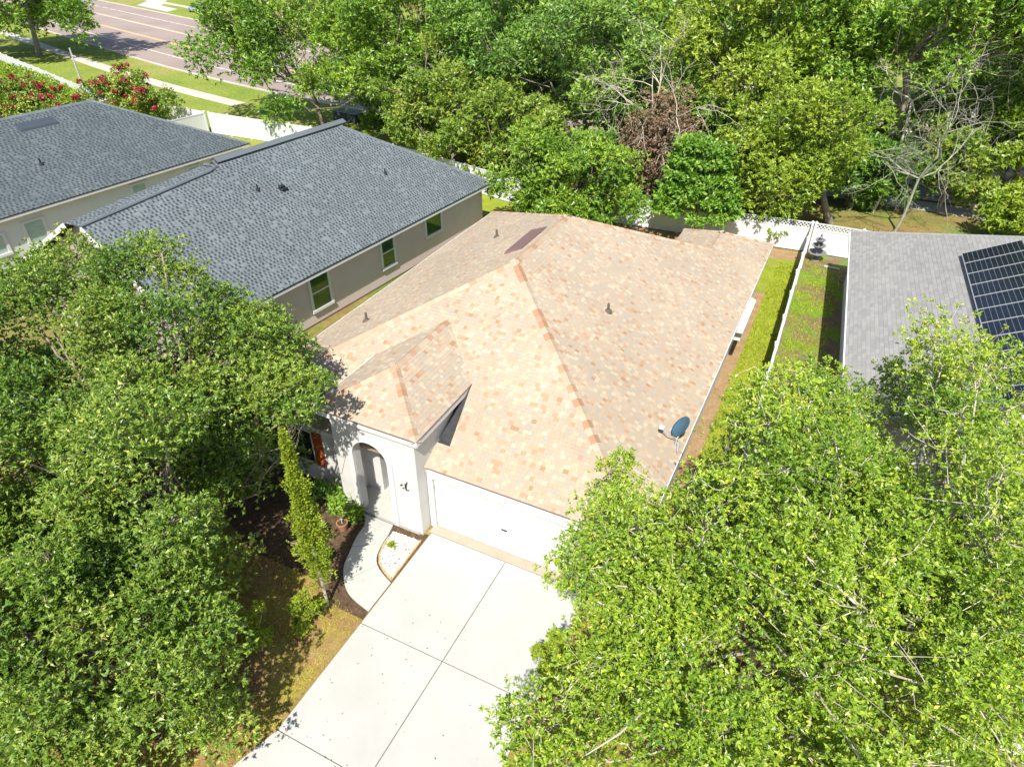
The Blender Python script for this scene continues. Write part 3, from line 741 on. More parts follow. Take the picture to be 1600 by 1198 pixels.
# raised ridge vent, wide shingled saddle at its front end
rv = MB(); rv.add([(-6.0,2.4,hr2-.05),(-6.0,11,hr2-.05),(-6.25,11,hr2+.10),(-6.25,2.4,hr2+.10),(-6.0,2.4,hr2-.10),(-6.0,11,hr2-.10),(-6.6,2.4,hr2-.05),(-6.6,11,hr2-.05)], [(0,1,2,3),(4,5,1,0),(3,2,7,6),(4,0,3,6),(1,5,7,2)])
o = rv.build('ridge_vent', M['darkgrey'], r2)
MB().add([(-5.97,2.42,hr2-.02),(-5.97,11,hr2-.02),(-6.25,11,hr2+.13),(-6.25,2.42,hr2+.13),(-6.6,2.42,hr2-.02),(-6.6,11,hr2-.02)], [(0,1,2,3),(3,2,5,4)]).build('vent_cover', M['slatecap'], r2)
# lower front part of the slate roof with its wide shingled saddle and gable end
ra_, rb_ = (-5.28,-4.8,6.126), (-5.82,2.3,6.467)
mb = MB(); slab_deck(mb, ((0,-4.8,2.8),(0,2.3,2.8),rb_,ra_), .1); slab_deck(mb, ((-12.48,2.3,2.8),(-12.48,-4.8,2.8),(-6.5,-4.8,6.02),(-6.95,2.3,6.38)), .1)
mb.box(-12.4,-.3,2.28,2.32,2.7,2.9)
fr2 = mb.build('front_roof', M['deck'], h2)
Hs = 6.24*math.sqrt(1+.63**2)
shingles('front_shingles', (0,-4.8,2.8), (0,2.3,2.8), (-6.24,2.3,6.731), (-6.24,-4.8,6.731), M['slatepal'], fr2, seed=33, tab=.11, course=.165, dash=True, vlim=lambda x: (5.28+(5.82-5.28)*x/7.1)*math.sqrt(1+.63**2))
shingles('saddle_shingles', (-5.32,-4.8,6.17), (-5.86,2.2,6.51), (-6.95,2.2,6.42), (-6.5,-4.8,6.06), M['slatepal'], fr2, seed=31, tab=.11, course=.165, dash=True, lift=.02)
MB().tube([(-5.30,-4.8,6.17),(-5.80,1.8,6.50),(-5.95,2.2,6.53),(-6.4,2.36,6.52),(-6.95,2.36,6.46)], .085, 8).build('saddle_cap', M['slatecap'], fr2)
MB().bar((0,-4.82,2.76), (-5.28,-4.82,6.09), .06, .2).bar((-6.5,-4.82,5.98), (-12.48,-4.82,2.76), .06, .2).build('rake_board', M['white'], h2)
MB().add([(-.55,-4.4,-.1),(-12.08,-4.4,-.1),(-12.08,-4.4,2.7),(-6.5,-4.4,5.85),(-5.35,-4.4,5.95),(-.55,-4.4,2.7)], [(0,1,2,3,4,5),(5,4,3,2,1,0)]).build('gable_wall', M['taupe'], h2)
z2 = lambda x: 2.8+.63*(-x)
pipe(-4.3,2.99,z2(-4.3)+.02,h2,.28,'black',.8); pipe(-2.81,10.22,z2(-2.81)+.02,h2,.28,'black',.8)
MB().box(-4.15,-3.75,3.95,4.35,z2(-4.15)-.1,z2(-3.95)+.10).box(-4.1,-3.9,4.0,4.3,z2(-3.95)+.1,z2(-3.95)+.2).build('roof_vent', M['black'], h2, bevel=.03)

# far-left house
h3, r3, hr3 = neighbour('grey_roof_house', 'pale stucco house with dark grey hip roof beyond the slate-roofed house', (-30.91,6.269,0), -R(5.352), 6.52, .51, 2.8, -9, 16.8, -1, 'slatepal2', 'slatecap', 'cream', 'hip', 'hip', tab=.14, course=.19, dash=True)
side_window(h3, 7.6, 8.7, 1.0, 2.4, -.4, 'glasspale', False); side_window(h3, 11.7, 12.7, 1.1, 2.4, -.4, 'glasspale', False)
side_window(h3, -1.2, .0, .8, 2.0, -.4, 'glasspale', False); side_window(h3, 1.0, 2.2, .8, 2.2, -.4, 'glasspale', False)
z3 = lambda x: 2.8+.51*(-x)
MB().add([(-5.2,4.9,z3(-5.2)),(-5.2,7.3,z3(-5.2)),(-5.9,7.3,z3(-5.9)),(-5.9,4.9,z3(-5.9)),(-5.3,4.95,z3(-5.2)+.16),(-5.3,7.25,z3(-5.2)+.16),(-5.9,7.25,z3(-5.9)+.04),(-5.9,4.95,z3(-5.9)+.04)], [(0,1,5,4),(4,5,6,7),(1,2,6,5),(3,0,4,7)]).build('ridge_vent', M['darkgrey'], h3)
pipe(-2.7,4.2,z3(-2.7)+.02,h3,.34,'black',1.0)

# right-hand house
h4, r4, hr4 = neighbour('solar_roof_house', 'white walled house with light grey shingle roof carrying solar panels', (10.13,21.64,0), R(3.15), 7.0, .5, 2.7, -14.2, 3.28, 1, 'greypal', 'greycap', 'stucco', 'gable', 'hip', course=.15, tab=.31, three=True, dr='white', caph=.13)
z4 = lambda x: 2.7+.5*x
# wing of the right-hand house nearer the street, white wall seen through the leaves
MB().box(4.4, 13.0, -22, -14.0, -.1, 2.9).build('front_wing_wall', M['stucco'], h4)
MB().add([(4.0,-22,2.85),(13.4,-22,2.85),(13.4,-14.3,2.85),(4.0,-14.3,2.85),(8.7,-18,5.0)], [(0,1,4),(1,2,4),(2,3,4),(3,0,4)]).build('front_wing_roof', M['greypal'], h4)

# solar panels
def solar_module():
    root = MB().box(0,2.0,0,1.0,-.015,.015).build('solar_panel', M['cellback'], h4)
    fr = MB().box(-.02,0,-.0,1.0,-.03,.03).box(2.0,2.02,0,1.0,-.03,.03).box(-.02,2.02,-.02,0,-.03,.03).box(-.02,2.02,1.0,1.02,-.03,.03)
    fr.build('frame', M['grey'], root)
    ce = MB()
    for i in range(12):
        for j in range(12):
            x, y = .012+i*.165, .012+j*.0815
            g_ = .011
            ce.box(x+.004, x+.165-g_, y+.002, y+.0815-.003, .0, .019)
    ce.build('cell_grid', M['cell'], root)
    return root
sol = solar_module()
def copy_tree(o, parent=None):
    c = o.copy(); C.objects.link(c); c.parent = parent
    for ch in o.children:
        cc = ch.copy(); C.objects.link(cc); cc.parent = c
        for g_ in ch.children:
            gc = g_.copy(); C.objects.link(gc); gc.parent = cc
    return c
Mh4 = Matrix.Translation((10.13,21.64,0)) @ Matrix.Rotation(R(3.15), 4, 'Z')
tilt = math.atan(.5)
for i in range(11):
    o = sol if i == 0 else copy_tree(sol, h4)
    m_ = Matrix.Translation((3.80, -4.1-i*1.035, z4(3.80)+.17)) @ Matrix.Rotation(-tilt, 4, 'Y')
    o.location = m_.to_translation(); o.rotation_euler = m_.to_euler()

# satellite dish on the tan roof
dish = empty('satellite_dish', (6.36,4.1,HE+S*(XR-6.36)), 0, 'small blue grey satellite dish at the edge of the tan roof', 'satellite dish')
Md = Matrix.Translation((.06,.42,.48)) @ (Vector((-.64,-.42,.62)).normalized().to_track_quat('Z', 'Y').to_matrix().to_4x4()) @ Matrix.Diagonal((.29,.38,1,1))
prof = [(0.0,.0),(.3,.009),(.6,.036),(.85,.072),(1.0,.10),(1.0,.085),(.85,.057),(.6,.02),(.3,-.006),(0,-.015)]
MB().lathe(prof, 28, (0,0,0), Md).build('reflector', M['navy'], dish, smooth=True)
MB().tube([(0,0,0),(0,.05,.25),(.05,.38,.40)], .028, 8).build('mast', M['grey'], dish)
MB().tube([(.05,.15,.22),(-.25,-.05,.42),(-.48,-.05,.62)], .018, 6).build('feed_arm', M['grey'], dish)
MB().box(-.56,-.40,-.11,.01,.58,.70).build('receiver', M['white'], dish, bevel=.02)
MB().box(-.13,.13,-.1,.1,-.08,.03).build('foot', M['grey'], dish)
MB().tube([(.06,.0,.2),(.14,-.25,.06),(.2,-.3,-.12)], .012, 5).build('stay', M['grey'], dish)

# small wall ornament on the entry
orn = empty('wall_ornament', (-.69,EYF-.03,1.93), 0, 'small dark metal ornament fixed on the white entry wall', 'ornament')
MB().tube([(.10,0,.22),(.06,-.02,.12),(.03,-.02,.0),(.06,-.02,-.14)], [.012,.022,.028,.012], 6).build('stem', M['black'], orn)
for dx, dz in ((-.10,.05),(-.06,-.08),(.12,-.10),(-.15,-.0),(.02,.1)):
    MB().lathe([(0,.02),(.028,.0),(0,-.03)], 7, (dx,-.015,dz)).build('leaf', M['black'], orn)

# ------------------------------------------------------------------ fences
def fence(label, pts, h=1.8, lattice=False, step=2.4):
    f = empty('vinyl_fence', (pts[0][0], pts[0][1], GZ), 0, label, 'fence')
    ox, oy = pts[0]
    P = [Vector((x-ox, y-oy, 0)) for x, y in pts]
    first = True
    for a, b in zip(P[:-1], P[1:]):
        Ln = (b-a).length; k = max(1, round(Ln/step)); t = (b-a)/Ln; sd = Vector((-t.y, t.x, 0))
        rot = math.atan2(t.y, t.x); L1 = Ln/k
        pan = MB(); hh = h-(.34 if lattice else .0)
        nb = max(4, int((L1-.14)/.16)); bw = (L1-.14)/nb
        for i in range(nb): pan.box(.07+i*bw+.003, .07+(i+1)*bw-.003, -.011, .011, .12, hh-.06)
        pan.box(.06, L1-.06, -.007, .007, .11, hh-.07)
        pme = pan.mesh('panel'); pme.materials.append(M['vinyl'])
        rails = []
        for za, zb in [(hh-.09,hh),(.05,.16)]+([(h-.06,h)] if lattice else []):
            rme = MB().box(.06, L1-.06, -.028, .028, za, zb).mesh('rail'); rme.materials.append(M['vinyl']); rails.append(('rail', rme))
        if lattice:
            la = MB(); z0, z1 = hh-.02, h-.04; d_ = z1-z0; x = .06-d_
            while x < L1-.06:
                for sg in (1, -1):
                    xa, xb = (x, x+d_) if sg > 0 else (x+d_, x)
                    za, zb = z0, z1
                    def cl(xa, za, xb, zb, lo, hi):
                        if xa > xb: xa, za, xb, zb = xb, zb, xa, za
                        if xb <= lo or xa >= hi: return None
                        if xa < lo: za += (zb-za)*(lo-xa)/(xb-xa); xa = lo
                        if xb > hi: zb = za+(zb-za)*(hi-xa)/(xb-xa); xb = hi
                        return xa, za, xb, zb
                    q = cl(xa, za, xb, zb, .06, L1-.06)
                    if q: la.bar((q[0], .008*sg, q[1]), (q[2], .008*sg, q[3]), .012, .045)
                x += .2
            lme = la.mesh('lattice'); lme.materials.append(M['vinyl'])
        pom = MB().box(-.065,.065,-.065,.065,0,h+.03).add([(-.085,-.085,h+.03),(.085,-.085,h+.03),(.085,.085,h+.03),(-.085,.085,h+.03),(0,0,h+.11)], [(0,1,4),(1,2,4),(2,3,4),(3,0,4),(3,2,1,0)]).mesh('post'); pom.materials.append(M['vinyl'])
        for i in range(k):
            p0 = a+t*L1*i
            for nm, me in [('panel', pme)]+rails+([('lattice', lme)] if lattice else []):
                o = link(nm, me, None, f, p0); o.rotation_euler = (0,0,rot)
            if i or first:
                o = link('post', pom, None, f, p0); o.rotation_euler = (0,0,rot)
            first = False
        o = link('post', pom, None, f, b); o.rotation_euler = (0,0,rot)
    return f
fence('white vinyl back fence with lattice top behind the tan-roofed house', [(-9.5,26.9),(-2,27.25),(8.0,27.95)], lattice=True)
fence('white vinyl side fence running along the narrow side lawn', [(8.02,27.8),(8.06,21),(8.2,13.5),(8.35,6.2)])
fence('white vinyl back fence with lattice top behind the stone fountain', [(8.2,27.97),(10.7,28.0),(18.5,28.4)], lattice=True)
fence('white vinyl fence beyond the ridge of the slate-roofed house', [(-42.5,31.3),(-31.2,31.4),(-20,29.8),(-10,27.2)])
fence('short white vinyl fence run between the two grey-roofed houses', [(-42.7,31.0),(-43.2,27.6),(-43.8,20)])
fence('long white vinyl fence beside the clipped hedge and street', [(-110,47.5),(-88.2,41.5),(-74.6,37.3),(-59.9,32.7),(-52,31.7),(-43,31.3)])

# ------------------------------------------------------------------ trees
def unit(v): return v/np.maximum(np.linalg.norm(v, axis=-1, keepdims=True), 1e-9)

def leaves_mesh(name, P, D, size, wfrac, r, tint, fold=.25, tri=False):
    """P (n,3) leaf bases, D (n,3) unit directions"""
    n = len(P); L = (size*r.uniform(.65, 1.3, n))[:, None]
    rnd = unit(r.normal(size=(n, 3))+np.array([0,-.3,1.3])); sd = unit(np.cross(D, rnd)); nr = np.cross(sd, D)
    nr = np.where(nr[:, 2:3] < 0, -nr, nr)
    w = L*wfrac*.5
    if tri:
        V = np.stack([P-sd*w*.9, P+sd*w*.9, P+D*L], 1).reshape(-1, 3)
        return np_mesh(name, V, np.arange(3*n).reshape(-1, 3), np.repeat(np.clip(tint, 0, 1), 3))
    a = P; b = P+D*L*.5+sd*w+nr*w*fold; c = P+D*L-nr*L*.08; d = P+D*L*.5-sd*w+nr*w*fold
    V = np.stack([a, b, c, d], 1).reshape(-1, 3); Q = np.arange(4*n).reshape(-1, 4)
    return np_mesh(name, V, Q, np.repeat(np.clip(tint, 0, 1), 4))

def clump_leaves(clumps, n_leaf, leaf, wfrac, r, per=6, flat_=.8, spread=1.0, up=.35, shell=.45):
    cl = np.array(clumps, float); wgt = cl[:, 3]**2; wgt /= wgt.sum()
    nr = max(1, n_leaf//per); idx = r.choice(len(cl), nr, p=wgt)
    c = cl[idx, :3]; rad = cl[idx, 3:4]
    d = unit(r.normal(size=(nr, 3))+np.array([0,0,up]))
    t = shell+(1-shell)*r.random((nr, 1))**.6
    # lumpy clump outline
    ph = cl[idx, 0:1]*7.1+cl[idx, 1:2]*3.3
    t = t*(1+.22*np.sin(d[:, 0:1]*5+ph)+.18*np.sin(d[:, 2:3]*6+d[:, 1:2]*5+ph*1.7))
    pos = c+d*rad*t*np.array([1,1,flat_])*spread
    ctint = r.uniform(-.2, .2, len(cl))[idx]
    P = np.repeat(pos, per, 0); D0 = np.repeat(d, per, 0)
    D = unit(D0*.55+unit(r.normal(size=P.shape)*np.array([1,1,.7]))*.9+np.array([0,0,.05]))
    P = P+r.normal(size=P.shape)*leaf*.18
    tint = np.repeat(ctint, per)+r.normal(.45, .2, len(P))
    return pos, P, D, tint

def branch_pts(a, b, r, bend=.12, n=5, sag=0.0):
    a = np.array(a, float); b = np.array(b, float); L = np.linalg.norm(b-a)
    o1 = r.normal(size=3)*L*bend; o2 = r.normal(size=3)*L*bend*.6
    out = []
    for i in range(n+1):
        t = i/n; out.append(a+(b-a)*t+o1*math.sin(math.pi*t)+o2*math.sin(2*math.pi*t)+np.array([0,0,-sag*L*math.sin(math.pi*t)]))
    return out

def tree(name, label, base, clumps, n_leaf, leaf, lmat, bark, trunk_r, seed, fork=None, wfrac=.5, per=6, cat='tree', group=None, twigs=5, flat_=.8, limbs=5, shell=.45, up=.35, bare=0, twig_r=.012, crown=True, extra=None, trunk_top=None, poke=.0, tri=False):
    r = np.random.default_rng(seed); t_ = empty(name, (base[0],base[1],GZ-.02), 0, label, cat, group)
    b0 = np.array([base[0], base[1], GZ-.02]); cl = np.array(clumps, float); cl[:, :3] -= b0
    cen = cl[:, :3].mean(0)
    zlo = cl[:, 2].min()
    fk = np.array(fork, float)-b0 if fork else np.array([cen[0]*.25, cen[1]*.25, max(.8, zlo*.75+cen[2]*.15)])
    mb = MB()
    tp = branch_pts((0,0,0), fk, r, .04, 5); mb.tube(tp, [trunk_r*1.35]+[trunk_r*(1-.08*i) for i in range(5)], 9, False)
    # group clumps to limbs
    kc = cl[r.choice(len(cl), min(limbs, len(cl)), replace=False), :3]
    for _ in range(6):
        lab = np.argmin(((cl[:, None, :3]-kc[None])**2).sum(-1), 1)
        kc = np.array([cl[lab == i, :3].mean(0) if (lab == i).any() else kc[i] for i in range(len(kc))])
    tw_ends = []
    for i in range(len(kc)):
        mem = cl[lab == i]
        if not len(mem): continue
        tgt = fk+(kc[i]-fk)*.62+np.array([0,0,-.1])
        lp = branch_pts(fk, tgt, r, .10, 5); lr = trunk_r*.55
        mb.tube(lp, [lr*(1-.11*j) for j in range(6)], 7, False)
        for m_ in mem:
            st = lp[int(r.integers(2, 6))]
            bp = branch_pts(st, m_[:3], r, .13, 4); br_ = max(twig_r*1.6, lr*.32)
            mb.tube(bp, [br_*(1-.16*j) for j in range(5)], 5, False)
            for _ in range(twigs):
                d = unit(r.normal(size=3)+np.array([0,0,.35]))*m_[3]*r.uniform(.6, 1.0+poke)
                q = branch_pts(bp[-1 if r.random() < .6 else 3], m_[:3]+d*np.array([1,1,flat_]), r, .12, 3)
                mb.tube(q, [twig_r*1.3, twig_r, twig_r*.8, twig_r*.4], 4, False)
                tw_ends.append((q[-1], d))
    mb.build('trunk', bark, t_, smooth=True)
    if crown and n_leaf:
        pos, P, D, tint = clump_leaves([tuple(c_) for c_ in cl], n_leaf, leaf, wfrac, r, per, flat_, 1.0, up, shell)
        if tw_ends:
            E_ = np.repeat(np.array([e_[0] for e_ in tw_ends]), per*2, 0); Dd = np.repeat(np.array([unit(e_[1]) for e_ in tw_ends]), per*2, 0)
            D2 = unit(Dd*.6+unit(r.normal(size=E_.shape)))
            P = np.concatenate([P, E_+r.normal(size=E_.shape)*leaf*.4]); D = np.concatenate([D, D2]); tint = np.concatenate([tint, r.normal(.55, .2, len(E_))])
        link('crown', leaves_mesh('crown', P, D, leaf, wfrac, r, tint, tri=tri), lmat, t_)
    return t_

def clear(cl, a, b, margin=.15):
    """drop clumps that would swallow the straight line a-b"""
    a, b = np.array(a, float), np.array(b, float); d = b-a; L2 = d@d; out = []
    for c in cl:
        q = np.array(c[:3]); t = np.clip(((q-a)@d)/L2, 0, 1)
        if np.linalg.norm(q-(a+d*t)) > c[3]+margin: out.append(c)
    return out

def ell_clumps(c, rad, n, rc, seed, zcut=-.55, inner=.3, jit=.16):
    """clumps spread over an ellipsoid shell, some inside"""
    r = np.random.default_rng(seed); out = []
    ga = math.pi*(3-math.sqrt(5))
    for i in range(n):
        z = 1-(1-zcut)*(i+.5)/n; rr = math.sqrt(max(0, 1-z*z)); th = ga*i+r.uniform(-.5,.5)
        k = r.uniform(.72, 1.0)*(1+r.normal()*jit*.5) if r.random() > inner else r.uniform(.35, .7)
        lump = math.sin(3*th+seed)*math.sin(3.7*z+seed*1.7)+.6*math.sin(5*th-2.5*z+seed*.6)
        if lump < -.7 and r.random() < .55: continue
        k *= 1+.11*lump
        d = np.array([rr*math.cos(th), rr*math.sin(th), z])+r.normal(size=3)*jit
        q = np.array(c)+d*np.array(rad)*k
        out.append((q[0], q[1], q[2], rc*r.uniform(.7, 1.3)))
    return out

# --- big oak on the left of the front yard
def lim(y): return -2.9 if y > -4 else (-2.7+(-4-y)*.62)
cl = ell_clumps((-7.0,-4.0,4.5), (5.2,5.3,4.1), 190, .95, 101, -.85, .2)
cl = [c for c in cl if c[0]+c[3]*.8 < lim(c[1])-(.6 if c[2] < 4 else 0) and not (c[1] > .2 and c[2] < 4.2) and not (c[1] > -.9 and c[2] > 6.3) and c[2] < 8.3]
cl += [(-9.2,-.7,8.0,.85),(-8.3,-.9,8.0,.85),(-7.5,-.8,7.5,.9),(-6.7,-.6,6.9,.9),(-5.9,-.4,6.4,.8),(-9.9,-1.4,7.6,.9),(-10.6,-2.4,7.0,.9),(-8.8,-1.8,8.0,.9),(-11,-1.6,7.9,.9),(-11.8,-2.6,7.6,.9),(-12,-3.6,7.2,.9),(-10.4,-3.2,7.9,.9),(-11.2,-4.4,7.2,.9),(-12.4,-1.6,7.2,.9)]
cl += [(-4.0,-1.4,5.9,.75),(-3.3,-1.5,5.9,.6),(-2.7,-1.5,5.9,.5),(-2.25,-1.45,5.95,.35),(-4.6,-1.0,5.4,.8),(-5.0,-.6,4.6,.7),(-2.5,-2.3,5.5,.5),(-3.1,-2.4,5.4,.6),(-2.0,-2.2,5.8,.35),(-2.9,-1.9,5.0,.45),(-3.7,-2.4,5.6,.7),(-5.2,.3,4.4,.8),(-6.5,.6,4.6,.9),(-4.9,.4,5.2,.7),(-5.8,-.4,6.2,.9)]
cl = clear(cl, CAM, (-11.9,9.0,1.6), .35); cl = clear(cl, CAM, (-12,8.2,1.2), .2)
tree('oak_tree', 'wide dense dark green oak covering the front yard left of driveway', (-6.8,-4.4), cl, 400000, .095, L_OAK, M['bark'], .26, 102, tri=True, wfrac=.62, per=7, limbs=8, twigs=6, twig_r=.010, shell=.3)
cl = ell_clumps((-4.9,-9.0,2.8), (4.2,3.4,2.6), 95, .85, 121, -.85, .2)
tree('oak_tree', 'lower spreading oak on the dry lawn in front of the wide oak', (-5.4,-8.2), cl, 190000, .095, L_OAK, M['bark'], .15, 122, tri=True, wfrac=.62, per=7, limbs=7, twigs=6, twig_r=.010, shell=.3)
# --- bright oak at the right of the driveway
cl = ell_clumps((9.9,-2.6,5.0), (4.1,4.7,3.5), 150, .85, 103, -.7, .12)
cl = [c for c in cl if c[0]-c[3]*.4 > 5.6 and not (c[0] < 8.2 and c[1] > -.6)]
cl += [(6.2,-3.6,4.8,.6),(5.9,-1.4,4.9,.6),(5.75,-.5,5.1,.5),(6.9,-1.6,4.6,.8),(5.9,-2.3,4.6,.55),(5.75,-3.7,5.0,.5),(5.85,-3.0,5.0,.5),(5.8,-.1,5.2,.4),(8.0,-.6,4.2,.8),(8.4,.6,4.0,.8),(6.6,-6.6,4.6,.8),(7.2,-7.6,5,.8),(6.15,-6.9,4.6,.5),(7.0,-5.2,4.2,.9),(7.4,-4.2,3.8,.9),(7.2,-6.4,3.6,.9),(6.9,-7.4,3.6,.8),(6.4,-3.0,4.4,.6),(7.6,-2.6,4.2,.9)]
cl = clear(cl, CAM, (5.3,-3.1,.7), -.05); cl = clear(cl, CAM, (6.35,4.3,3.1), .35); cl = clear(cl, CAM, (5.9,4.3,3.1), .2)
tree('oak_tree', 'bright yellow green oak overhanging the garage end of driveway', (9.8,-1.8), cl, 235000, .086, L_OAK2, M['twig'], .22, 104, wfrac=.48, per=7, limbs=8, twigs=8, twig_r=.009, shell=.3, poke=.25)
cl = ell_clumps((13.6,1.5,4.7), (4.6,5.3,3.1), 135, .85, 105, -.7, .12)
cl += [(9.6,4.8,4.8,.7),(10.2,6.4,5.0,.7),(9.3,3.6,4.2,.8),(11.6,6.6,5.6,.45),(13.4,7.0,5.7,.4),(12.6,6.0,6.0,.4)]
cl = clear(cl, CAM, (6.45,4.3,3.1), .35)
tree('oak_tree', 'sparser oak with protruding twigs in front of the solar panel roof', (13.4,2.4), cl, 165000, .086, L_OAK2, M['twig'], .2, 106, wfrac=.48, per=7, limbs=8, twigs=9, twig_r=.010, shell=.3, poke=.45)

# --- conical golden cypresses
def cypress(label, base, h, r0, n, seed, leaf=.075, z0=.35, lean=(0,0), name='cypress_shrub', lm=None):
    r = np.random.default_rng(seed); t_ = empty(name, (base[0],base[1],GZ-.02), 0, label, 'shrub')
    mb = MB(); mb.tube([(0,0,0),(lean[0]*.4,lean[1]*.4,h*.45),(lean[0]*.95,lean[1]*.95,h*.95)], [.05,.035,.01], 7, False)
    k = n//6; z = z0+(h-z0)*r.random(k)**1.0
    u_ = (z-z0)/(h-z0); prof = r0*np.where(u_ < .25, .45+2.2*u_, 1.0-(u_-.25)/.75*.93)*(.85+.3*np.sin(z*5.5+1.3))
    th = r.uniform(0, 2*math.pi, k); rad = prof*r.uniform(.35, 1.2, k)*(1+.28*np.sin(th*3+z*4.2)+.2*np.sin(th*5-z*7))
    keepc = r.random(k) < np.clip(.12+2.6*u_, 0, 1)*np.where(np.sin(th*4+z*6) < -.75, .35, 1); z = z[keepc]; th = th[keepc]; rad = rad[keepc]; k = len(z)
    pos = np.stack([rad*np.cos(th)+lean[0]*z/h, rad*np.sin(th)+lean[1]*z/h, z+r.normal(size=k)*.05], 1)
    for i in range(0, k, max(1, k//60)):
        p_ = pos[i]; mb.tube([(lean[0]*p_[2]/h, lean[1]*p_[2]/h, max(0.1,p_[2]-.12)), tuple(p_)], [.012,.004], 4, False)
    mb.build('trunk', M['twig'], t_)
    P = np.repeat(pos, 6, 0)+r.normal(size=(k*6, 3))*.035
    D = unit(np.stack([np.cos(np.repeat(th, 6)), np.sin(np.repeat(th, 6)), np.full(k*6, .9)], 1)+r.normal(size=(k*6, 3))*.55)
    link('crown', leaves_mesh('crown', P, D, leaf, .55, r, np.repeat(r.uniform(-.2,.2,k), 6)+r.normal(.5,.2,k*6)), lm or L_CYP, t_)
    return t_
cypress('tall narrow golden cypress standing in front of the rust shutters', (-1.25,-3.95), 6.2, .37, 22000, 201, z0=.9, lean=(-.25,.15))
def scruffy(label, c, rad, n, seed, lm=None):
    cl = ell_clumps((c[0],c[1],rad[2]*.9), rad, 13, .17, seed, -.8, .3, .25)
    tree('garden_shrub', label, c, cl, n, .075, lm or L_CYP, M['twig'], .02, seed+1, limbs=4, twigs=4, twig_r=.004, cat='shrub', per=5, flat_=1.0, poke=.4)
scruffy('low yellow green shrub among weeds at the foot of the tall cypress', (-1.35,-4.75), (.42,.38,.55), 2600, 202)
scruffy('scruffy golden shrub at the driveway edge under the oak', (-1.9,-5.9), (.5,.42,.75), 3000, 203)
scruffy('thin yellow green shrub on the dry lawn near street end', (-1.6,-8.3), (.38,.35,.55), 2000, 204)
scruffy('rounded golden shrub at the right edge of the driveway', (5.5,-3.1), (.5,.5,.7), 5200, 205)

# --- plants by the entry
def rosette_plant(name, label, loc, n, L, lm, seed, up=.8, w=.25, z=.0, parent=None, cat='plant', rad=.05, tall=.3):
    r = np.random.default_rng(seed)
    P = np.stack([r.normal(size=n)*rad, r.normal(size=n)*rad, r.random(n)*tall], 1); D = unit(np.stack([r.normal(size=n), r.normal(size=n), np.abs(r.normal(size=n))*up+.15], 1))
    me = leaves_mesh(name, P, D, L, w, r, r.normal(.5,.25,n))
    o = link(name, me, lm, parent, loc)
    if parent is None: tag(o, label, cat)
    return o
pot = empty('potted_plant', (-2.66,-1.42,0), 0, 'leafy green plant in a terracotta pot beside the curved walk', 'potted plant')
MB().lathe([(0,.0),(.12,.0),(.17,.25),(.185,.25),(.185,.31),(.155,.31),(.15,.26),(0,.26)], 20).build('pot', M['terracotta'], pot)
MB().lathe([(.15,.262),(0,.268)], 16).build('soil', M['soil'], pot)
MB().tube([(0,0,.26),(-.03,.03,.6),(-.08,.08,.95)], [.02,.016,.01], 6).build('stem', M['twig'], pot)
rosette_plant('foliage', None, (-.06,.06,.7), 160, .2, L_G1, 301, .6, .4, parent=pot, rad=.14, tall=.55)
rosette_plant('succulent_plant', 'small bright green rosette plant among the white pebbles', (-.86,-1.30,.0), 70, .15, L_CYP, 302, .6, .4, rad=.03, tall=.04)
for i, (x, y, s_, lb) in enumerate([(-3.5,-.55,.55,'dark green leafy plant at the corner of the entry wall'),(-2.6,-.85,.35,'spiky green plant touching the arch surround'),(-4.3,-.45,.4,'low dark shrub under the window with rust shutters'),(-3.2,-2.0,.32,'sparse weedy plant in the mulch behind the potted plant'),(-2.4,-2.7,.3,'small weedy clump at the outer curve of the walk')]):
    rosette_plant('garden_plant', lb, (x,y,GZ), 420, .2, (L_G2, L_G1, L_G2, L_CRAPE, L_G1)[i], 310+i, .9, .3, rad=s_*.35, tall=s_*1.1)

# --- wooded strip and street trees
def bg_tree(name, label, base, c, rad, n, leaves, lm, seed, leaf=.24, rc=1.35, bark='bark', tr=.22, zcut=-.85, more=None, **k):
    return tree(name, label, base, ell_clumps(c, rad, int(n*1.15), rc, seed, zcut)+(more or []), int(leaves*1.5), leaf*1.08, lm, M[bark], tr, seed+1, wfrac=.55, per=6, limbs=6, twigs=4, twig_r=.018, shell=.3, tri=True, **k)
bg_tree('oak_tree', 'bright green oak with low hanging crown above the slate roof ridge', (-35.2,37.8), (-38.5,37.0,7.2), (8.2,5.5,5.2), 70, 34000, L_G1, 401)
bg_tree('oak_tree', 'tall bright green oak with pale broken limbs beside the sidewalk', (-24.5,35.5), (-26,35,8.0), (6.2,5,5.6), 60, 30000, L_G1, 403)
bg_tree('shade_tree', 'mid green rounded tree just behind the slate roof eave', (-17.5,31.0), (-18,30.6,4.3), (4.6,3.2,3.3), 42, 20000, L_CRAPE, 405, rc=1.1)
bg_tree('shade_tree', 'dark green tree rising between two brighter oaks', (-15.5,35.5), (-15.5,35.2,8.2), (5.0,4.4,5.2), 50, 25000, L_G2, 407)
bg_tree('oak_tree', 'blue green oak with an orange tinged spray near its top', (-8.6,34.5), (-8.8,34,7.6), (5.3,4.2,4.8), 56, 28000, L_G3, 409)
bg_tree('shade_tree', 'low dark olive tree squeezed between shrub and blue green oak', (-11.5,30.2), (-11.5,30,4.0), (4.2,2.6,3.2), 34, 16000, L_CRAPE, 411, rc=1.1)
bg_tree('holly_shrub', 'large rounded bright green shrub against the tan roof back corner', (-6.4,24.8), (-6.0,24.9,2.9), (5.0,2.2,2.7), 56, 30000, L_G1, 413, rc=.95, leaf=.19, tr=.14, cat='shrub', zcut=-.9)
bg_tree('oak_tree', 'pale yellow green oak behind the bare dead branches', (1.5,38), (1.2,37.5,8.6), (5.2,4.4,4.6), 52, 25000, L_Y, 415)
